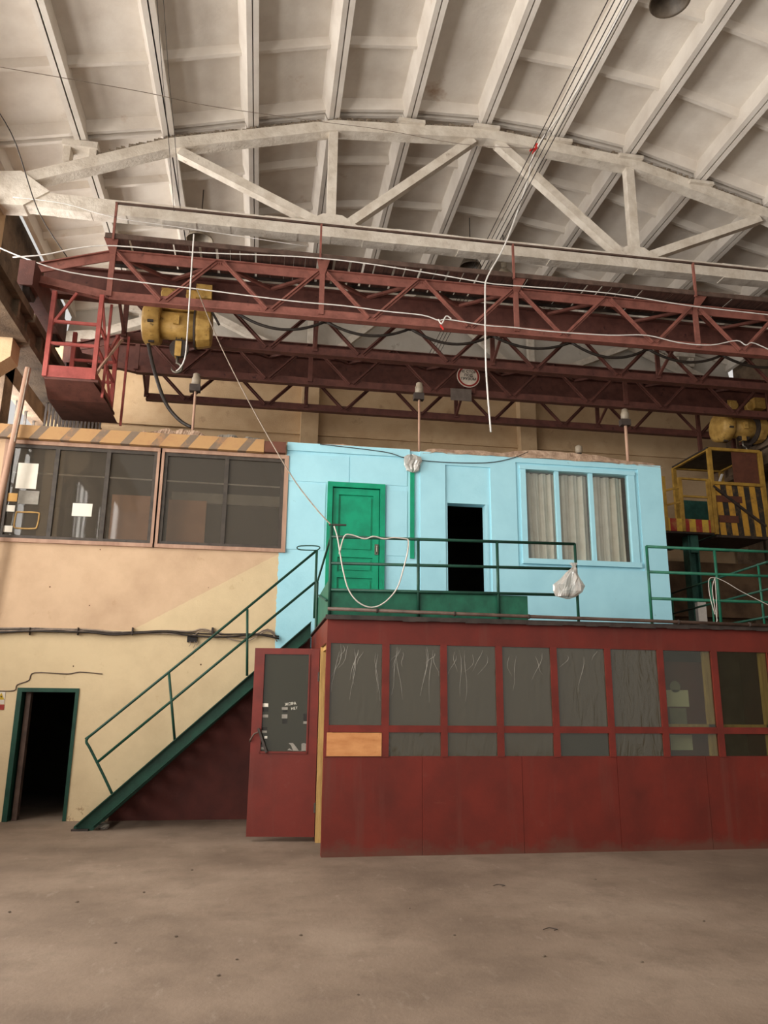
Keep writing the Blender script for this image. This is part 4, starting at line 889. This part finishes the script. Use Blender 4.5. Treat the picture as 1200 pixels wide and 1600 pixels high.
# round warning sign and plate on the far crane
ys = YB2-0.12; c = P(732, 588, ys)
sg = thing('warning_sign', c, 'round white warning sign with red rim and black lettering on the far crane', 'sign')
MB().lathe([(0.262, 0), (0.262, 0.012)], c, 'y', 32).build('plate', 'sign_white', sg)
k = MB(); n = 40
for j in range(n):
    a0, a1 = 2*math.pi*j/n, 2*math.pi*(j+1)/n
    k.prism([c+V((rr*math.cos(a), -0.002, rr*math.sin(a))) for rr, a in ((0.205, a0), (0.245, a0), (0.245, a1), (0.205, a1))], (0, -0.002, 0))
k.build('rim', 'sign_red', sg)
lettering('НЕ СТОЙ\nПОД\nГРУЗОМ', 0.085, lambda u, v: c+V((u, -0.004, v+0.02)), 'letter_black', sg, bold=0.002)
tag(MB().box((PX(704, 610, ys-0.02), ys-0.03, PZ(704, 625, ys-0.02)), (PX(736.5, 610, ys-0.02), ys-0.015, PZ(704, 606.5, ys-0.02))).build('grey_plate', 'sign_grey'), 'blank grey plate below the round warning sign', 'plate')
# small hazard sign left of the ground floor doorway
yy = YW-0.008; s1 = thing('hazard_sign', P(3, 1110, yy), 'small yellow triangle warning sign at the left edge beside the doorway', 'sign')
MB().box((PX(-8, 1090, yy), yy, PZ(0, 1100, yy)), (PX(7.5, 1090, yy), yy+0.004, PZ(0, 1081, yy))).build('plate', 'sign_white', s1)
q = P(1.5, 1090, yy-0.002); MB().prism([q+V((-0.06, 0, -0.03)), q+V((0.05, 0, -0.03)), q+V((0.0, 0, 0.07))], (0, -0.002, 0)).build('triangle', 'sign_yellow', s1)
MB().prism([q+V((0.005, -0.003, 0.045)), q+V((-0.012, -0.003, 0.01)), q+V((0.004, -0.003, 0.012)), q+V((-0.004, -0.003, -0.02)), q+V((0.018, -0.003, 0.02)), q+V((0.002, -0.003, 0.02))], (0, -0.001, 0)).build('lightning_bolt', 'letter_black', s1)
MB().box((PX(-8, 1104, yy), yy, PZ(0, 1109, yy)), (PX(6.5, 1104, yy), yy+0.004, PZ(0, 1101, yy))).build('red_plate', 'sign_red', s1)

# wall cable bundle over the left wall
cbn = thing('wall_cables', P(200, 990, YW), 'bundle of loose old cables along the left wall', 'cables')
def wpt(x, y, o=0.03): return P(x, y, YW-o)
base = [(-30, 985), (40, 983), (90, 984), (140, 986), (175, 990), (210, 988), (260, 987), (300, 990), (350, 992), (400, 990), (436, 994)]
for i, (mt, r, dz) in enumerate((('grey_cable', 0.014, -2.5), ('black_cable', 0.012, 0.0), ('grey_cable', 0.010, 2.0), ('black_cable', 0.016, 3.5))):
    rnd = random.Random(20+i); pts = [wpt(x, y+dz*rnd.uniform(0.3, 1.3)+rnd.uniform(-1.2, 1.2), 0.03+0.012*i) for x, y in (base if i % 2 else base[:8]+[(320, 985), (380, 1000), (418, 985), (433, 1000)])]
    MB().tube(smoothpts(pts, 4), r, 6).smooth().build('cable', mt, cbn)
for x in (45, 120, 205, 330): MB().box(tuple(wpt(x, 992, 0.085)), tuple(wpt(x+4, 981, 0.0))).build('clip', 'steel_dark', cbn)
jb = thing('junction_box', P(301, 997, YW), 'broken dark junction box hanging under the wall cables', 'box')
MB().box(tuple(wpt(292, 1003, 0.05)), tuple(wpt(309, 992, 0.0))).build('body', 'letter_black', jb)
for i, (a, b_) in enumerate(((296, 1010), (303, 1012), (307, 1008))): MB().tube(smoothpts([wpt(a, 1001, 0.04), wpt(a+2, 1006, 0.06), wpt(a-1, b_, 0.05)], 3), 0.005, 5).build('loose_wire', 'grey_cable', jb)
k = MB().tube(smoothpts([wpt(-5, 1079.5, 0.008), wpt(22, 1079, 0.008), wpt(27, 1070, 0.008), wpt(45, 1063, 0.008), wpt(54, 1051, 0.008), wpt(105, 1053, 0.008), wpt(125, 1050, 0.008), wpt(160, 1053, 0.008)], 4), 0.008, 6)
tag(k.build('plaster_conduit', 'brown_pipe'), 'thin brown conduit set in the plaster above the dark doorway', 'conduit')

# festoon cable under the near crane
fs = thing('festoon_cable', (3, 13.1, KZ(9.0)), 'thick dark cable hanging in swags under the near crane', 'cable')
xs_ = [KX(-0.75+1.72*i) for i in range(8)]; yfs = YA+0.72; zfs = KZ(9.11)
for i, (a, b_) in enumerate(zip(xs_, xs_[1:])):
    MB().tube(catenary((a, yfs, zfs), (b_, yfs, zfs), (0.24, 0.22, 0.25, 0.2, 0.26, 0.22, 0.2)[i], 14), 0.028, 8).smooth().build('swag', 'black_cable', fs)
    MB().box((b_-0.03, yfs-0.04, zfs-0.03), (b_+0.03, yfs+0.04, ZI0)).build('carrier', 'steel_dark', fs)
tag(MB().tube(smoothpts([P(232, 537, 13.0), P(240, 575, 13.0), P(258, 628, 12.95), P(280, 656, 12.9), P(300, 668, 12.85)], 5), 0.032, 8).smooth().build('pendant_cable', 'black_cable'), 'thick dark pendant cable drooping from the yellow hoist', 'cable')
# white cables and strings
def cable(name, pts, r, mt, label, cat='cable', sm=True):
    return tag(MB().tube(smoothpts(pts, 4) if sm else pts, r, 6).smooth().build(name, mt), label, cat)
yv = YA-0.12
cable('white_cable', wiggle([P(x, y, yv) for x, y in ((-5, 385), (40, 403), (110, 425), (230, 442), (310, 452), (400, 464), (470, 472), (540, 478), (600, 487), (660, 493), (685, 500), (700, 500), (760, 508), (800, 511), (860, 518), (950, 524), (1010, 524), (1060, 536), (1110, 540), (1150, 532), (1165, 540), (1180, 536), (1240, 565))], 0.012, 3), 0.011, 'white_cable', 'white cable running across the lattice of the near crane')
cable('white_cable', [P(x, y, YA-0.33) for x, y in ((20, 402), (70, 398), (120, 388), (178, 384), (300, 394), (400, 398), (480, 402), (560, 410), (660, 425), (760, 442), (800, 446), (950, 458), (1080, 478), (1240, 496))], 0.011, 'white_cable', 'white cable along the kerb of the crane walkway')
cable('white_rope', [P(303, 366, 11.95), P(300, 410, 11.98), P(296, 470, 12.1), P(291, 545, 12.7), P(287, 565, 12.85), P(281, 575, 13.0), P(275, 580, 13.05)], 0.013, 'white_cable', 'white rope hanging straight down to the hoist hook', 'rope')
cable('white_string', [P(308, 452, 12.2), P(340, 530, 12.1), P(390, 630, 11.7), P(450, 735, 10.9), P(490, 790, 10.2), P(519, 822, YR)], 0.009, 'grey_cable', 'long grey string stretched from the crane to the railing corner', 'string')
cable('white_drop_cable', [P(985, -10, 8.6), P(940, 75, 9.5), P(890, 160, 10.6), P(838, 232, 11.8), P(822, 290, 11.85), P(790, 380, 11.9), P(762, 432, 11.9), P(758, 460, 11.9), P(759, 560, 11.9), P(762, 615, 11.9), P(767, 675, 11.9)], 0.016, 'white_cable', 'white cable dropping from the ceiling down before the cranes')
k = thing('red_tape', P(838, 232, 11.76), 'knot of red tape on the white cable under the roof', 'tape')
for a, b_ in (((838, 232), (838, 224)), ((838, 232), (828, 235)), ((838, 233), (832, 239))): MB().bar(P(*a, 11.76), P(*b_, 11.76), 0.05, 0.02).build('tape_end', 'red_tape', k)
k = thing('red_tape', P(690, 512, yv-0.03), 'scrap of red tape hanging from the white crane cable', 'tape')
MB().bar(P(688, 508, yv-0.03), P(693, 515, yv-0.03), 0.04, 0.015).build('tape_end', 'red_tape', k); MB().tube(smoothpts([P(685, 499, yv-0.02), P(690, 506, yv-0.04), P(697, 494, yv-0.02), P(705, 498, yv)], 4), 0.013, 6).build('cable_knot', 'white_cable', k)
for i in range(4):
    x = 4.02+0.085*i
    tag(MB().tube([(x, 4.0, 10.52), (x, 18.3, 10.66)], 0.008, 6).build('contact_wire', 'black_cable'), 'thin black wire of a parallel set under the roof, '+('first', 'second', 'third', 'last')[i]+' from the left', 'wire', 'parallel wires under the roof')
cable('thin_wire', [P(-5, 104, 9.2), P(100, 122, 9.7), P(230, 145, 10.4), P(330, 166, 11.0), P(500, 190, 11.9), P(600, 203, 12.2), P(720, 225, 12.28), P(830, 232, 12.2)], 0.005, 'grey_cable', 'thin wire slanting across the ceiling at the left', 'wire')
cable('thin_wire', [P(-5, 170, 10.3), P(25, 225, 11.1), P(60, 330, 12.0), P(105, 402, 12.2)], 0.010, 'black_cable', 'dark wire slanting down at the far left to the crane end', 'wire')
for i, x in enumerate((245, 255)): cable('thin_wire', [P(x, -5, 8.6), P(x+9, 120, 10.4), P(x+18, 215, 11.9), P(x+27, 330, 12.2)], 0.005, 'black_cable', ('thin dark wire hanging down before the near truss, left of a pair', 'thin dark wire hanging down before the near truss, right of a pair')[i], 'wire')
cable('thin_wire', [P(20, 308, 12.3), P(100, 318, 12.3), P(180, 340, 12.3), P(300, 358, 12.3), P(480, 385, 12.3)], 0.007, 'white_cable', 'pale wire sagging along the bottom chord of the near truss', 'wire')
# hose slung on the railing
YH = YR-0.04
cable('white_hose', [P(x, y, YH) for x, y in ((530, 866), (538, 838), (550, 836), (570, 842), (584, 838), (600, 842), (615, 840), (634, 842), (638, 845), (637, 862), (630, 890), (620, 920), (600, 942), (580, 949), (560, 941), (545, 922), (537, 895), (532, 868), (527, 838), (522, 822))], 0.009, 'hose_white', 'white hose looped over the railing before the green door', 'hose')
# strings on the right railing
stg = thing('string_bundle', pf(1117, 905), 'pale strings knotted round the right railing post', 'strings')
for pts in (((1117, 903), (1113, 920), (1117, 950), (1121, 970)), ((1117, 903), (1119, 930), (1120, 955), (1120, 972)), ((1119, 903), (1108, 905), (1109, 930), (1117, 960)), ((1120, 903), (1135, 910), (1160, 925), (1200, 945))):
    MB().tube(smoothpts([P(x, y, YR-0.05) for x, y in pts], 4), 0.0045, 6).build('string', 'hose_white', stg)
# plastic bags
def bag(c, prof, label, seed, mt='bag_plastic'):
    c = V(c); k = MB(); n = 34
    for i, (r, dz, dx) in enumerate(prof):
        for j in range(n):
            th = 2*math.pi*j/n; q = 1+0.55*noise.noise(V((math.cos(th)*2.6+seed, math.sin(th)*2.6, dz*14)))+0.16*math.sin(th*6+i*0.5)+0.12*math.sin(th*9-i*1.3)
            k.v.append(c+V((dx+r*q*math.cos(th), 0.55*r*q*math.sin(th), dz)))
    for i in range(len(prof)-1):
        for j in range(n): k.f.append((i*n+j, i*n+(j+1) % n, (i+1)*n+(j+1) % n, (i+1)*n+j))
    k.f.append(tuple(range(n))); k.f.append(tuple((len(prof)-1)*n+j for j in range(n)))
    return tag(k.build('plastic_bag', mt), label, 'bag', 'plastic bags')
cb0 = P(893, 936, YR-0.06)
bag(cb0, [(0.02, 0.0, -0.05), (0.11, 0.03, -0.06), (0.17, 0.10, -0.05), (0.165, 0.18, -0.02), (0.13, 0.27, 0.0), (0.08, 0.35, 0.02), (0.035, 0.40, 0.05), (0.02, 0.43, 0.055), (0.05, 0.48, 0.06)], 'pale plastic bag tied to the railing end', 1.0)
cb1 = P(645, 738, YW-0.08)
bag(cb1, [(0.03, 0.0, 0), (0.1, 0.04, 0.0), (0.12, 0.12, -0.02), (0.13, 0.2, 0.0), (0.11, 0.28, 0.0), (0.04, 0.32, -0.02)], 'crumpled clear plastic bag wrapped on the blue wall below the lamp pole', 4.2)
# thin wire over the blue wall
cable('thin_wire', [P(500, 694, YW-0.05), P(600, 706, YW-0.05), P(635, 716, YW-0.06), P(690, 722, YW-0.05), P(760, 723, YW-0.05), P(800, 716, YW-0.05), P(825, 706, YW-0.05)], 0.007, 'black_cable', 'dark wire sagging across the top of the blue wall', 'wire')
# torn roofing felt and rubble along the top of the rooms
def felt(x0, x1, z, h, seed, label, mt='felt', y0=YW-0.14, y1=YW+0.55):
    rnd = random.Random(seed); nu, nv = 40, 6
    hh = [[rnd.uniform(0, 1) for _ in range(nu+1)] for _ in range(nv+1)]
    def fn(u, v):
        i, j = int(round(u*nu)), int(round(v*nv)); e = math.sin(math.pi*u)**0.3 if 0 < u < 1 else 0
        return (lerp(x0, x1, u), lerp(y0, y1, v)+0.03*hh[j][i], z + (h*(1-(1-min(v*4, 1))**2)*(1-0.5*v)*(0.65+0.5*noise.noise(V((u*7+seed, v*3, 0))))+0.03*hh[j][i])*e - (0.05*hh[0][i] if v == 0 else 0))
    k = MB().grid(fn, nu, nv); o = tag(k.build('roofing_felt', mt), label, 'roofing felt', 'torn felt on the room roof')
    md = o.modifiers.new('thick', 'SOLIDIFY'); md.thickness = 0.012
    return o
felt(PX(660, 700, YW), PX(1030, 720, YW)+0.03, 6.0, 0.2, 2, 'pale torn sheet lying along the top of the blue wall', 'felt', YW-0.06)
felt(PX(490, 700, YW), PX(655, 700, YW), 6.0, 0.09, 5, 'ragged brown felt on the blue wall above the green door', 'felt', YW-0.02)
felt(PX(225, 680, YW), PX(330, 680, YW), 6.0, 0.16, 9, 'crumbling brown felt above the striped board', 'felt', YW-0.1)
felt(PX(334, 685, YW), PX(412, 690, YW), 6.0, 0.12, 12, 'folded grey sheet above the right end of the striped board', 'paper_grey', YW-0.08)
rnd = random.Random(31)
def stone(c, r, name, label, group, mt='stone'):
    k = MB(); n = 6
    for i, (rr, h) in enumerate(((0.6, 0), (1.0, 0.35), (0.8, 0.8), (0.2, 1.05))):
        for j in range(n):
            th = 2*math.pi*j/n+i*0.4; q = r*rr*rnd.uniform(0.75, 1.2); k.v.append(V(c)+V((q*math.cos(th), q*math.sin(th)*0.8, h*r*0.8)))
    for i in range(3):
        for j in range(n): k.f.append((i*n+j, i*n+(j+1) % n, (i+1)*n+(j+1) % n, (i+1)*n+j))
    k.f.append(tuple(range(n))); k.f.append(tuple(3*n+j for j in range(n)))
    return tag(k.build(name, mt), label, 'rubble', group)
for i in range(16):
    stone((PX(230+i*11, 690, YW)+rnd.uniform(-.05, .05), YW+rnd.uniform(-0.08, 0.12), 6.0), rnd.uniform(0.03, 0.07), 'plaster_lump', 'lump of broken plaster lying above the striped board', 'plaster lumps above the striped board', 'felt')
for x, y, s in ((225, 1395, .03), (275, 1464, .03), (342, 1525, .03), (180, 1474, .025), (470, 1462, .03), (370, 1500, .025), (710, 1462, .025), (930, 1375, .03), (1003, 1504, .025), (850, 1495, .03), (560, 1555, .02), (120, 1410, .035), (15, 1426, .03), (1100, 1440, .025), (640, 1420, .02), (300, 1360, .03)):
    stone(tuple(G(x, y)), s*0.5, 'pebble', 'small crumb of concrete lying on the bare floor', 'crumbs on the floor')
for i, (x, y) in enumerate(((780, 1385), (860, 1454))):
    c = G(x, y); tag(MB().tube(smoothpts([c+V((-0.06, 0, 0.008)), c+V((0, 0.03, 0.012)), c+V((0.06, 0.0, 0.008)), c+V((0.02, -0.03, 0.01))], 4), 0.003, 6).build('bent_wire', 'black_cable'), ('bent dark wire scrap on the floor before the booth', 'small dark wire scrap on the floor further from the booth')[i], 'scrap')
# lump of paper at the foot of the stairs
c = G(156, 1297); stone(tuple(c+V((0.02, 0.1, 0))), 0.09, 'paper_scrap', 'pale crumpled scrap under the foot of the stairs', None, 'paper_grey')
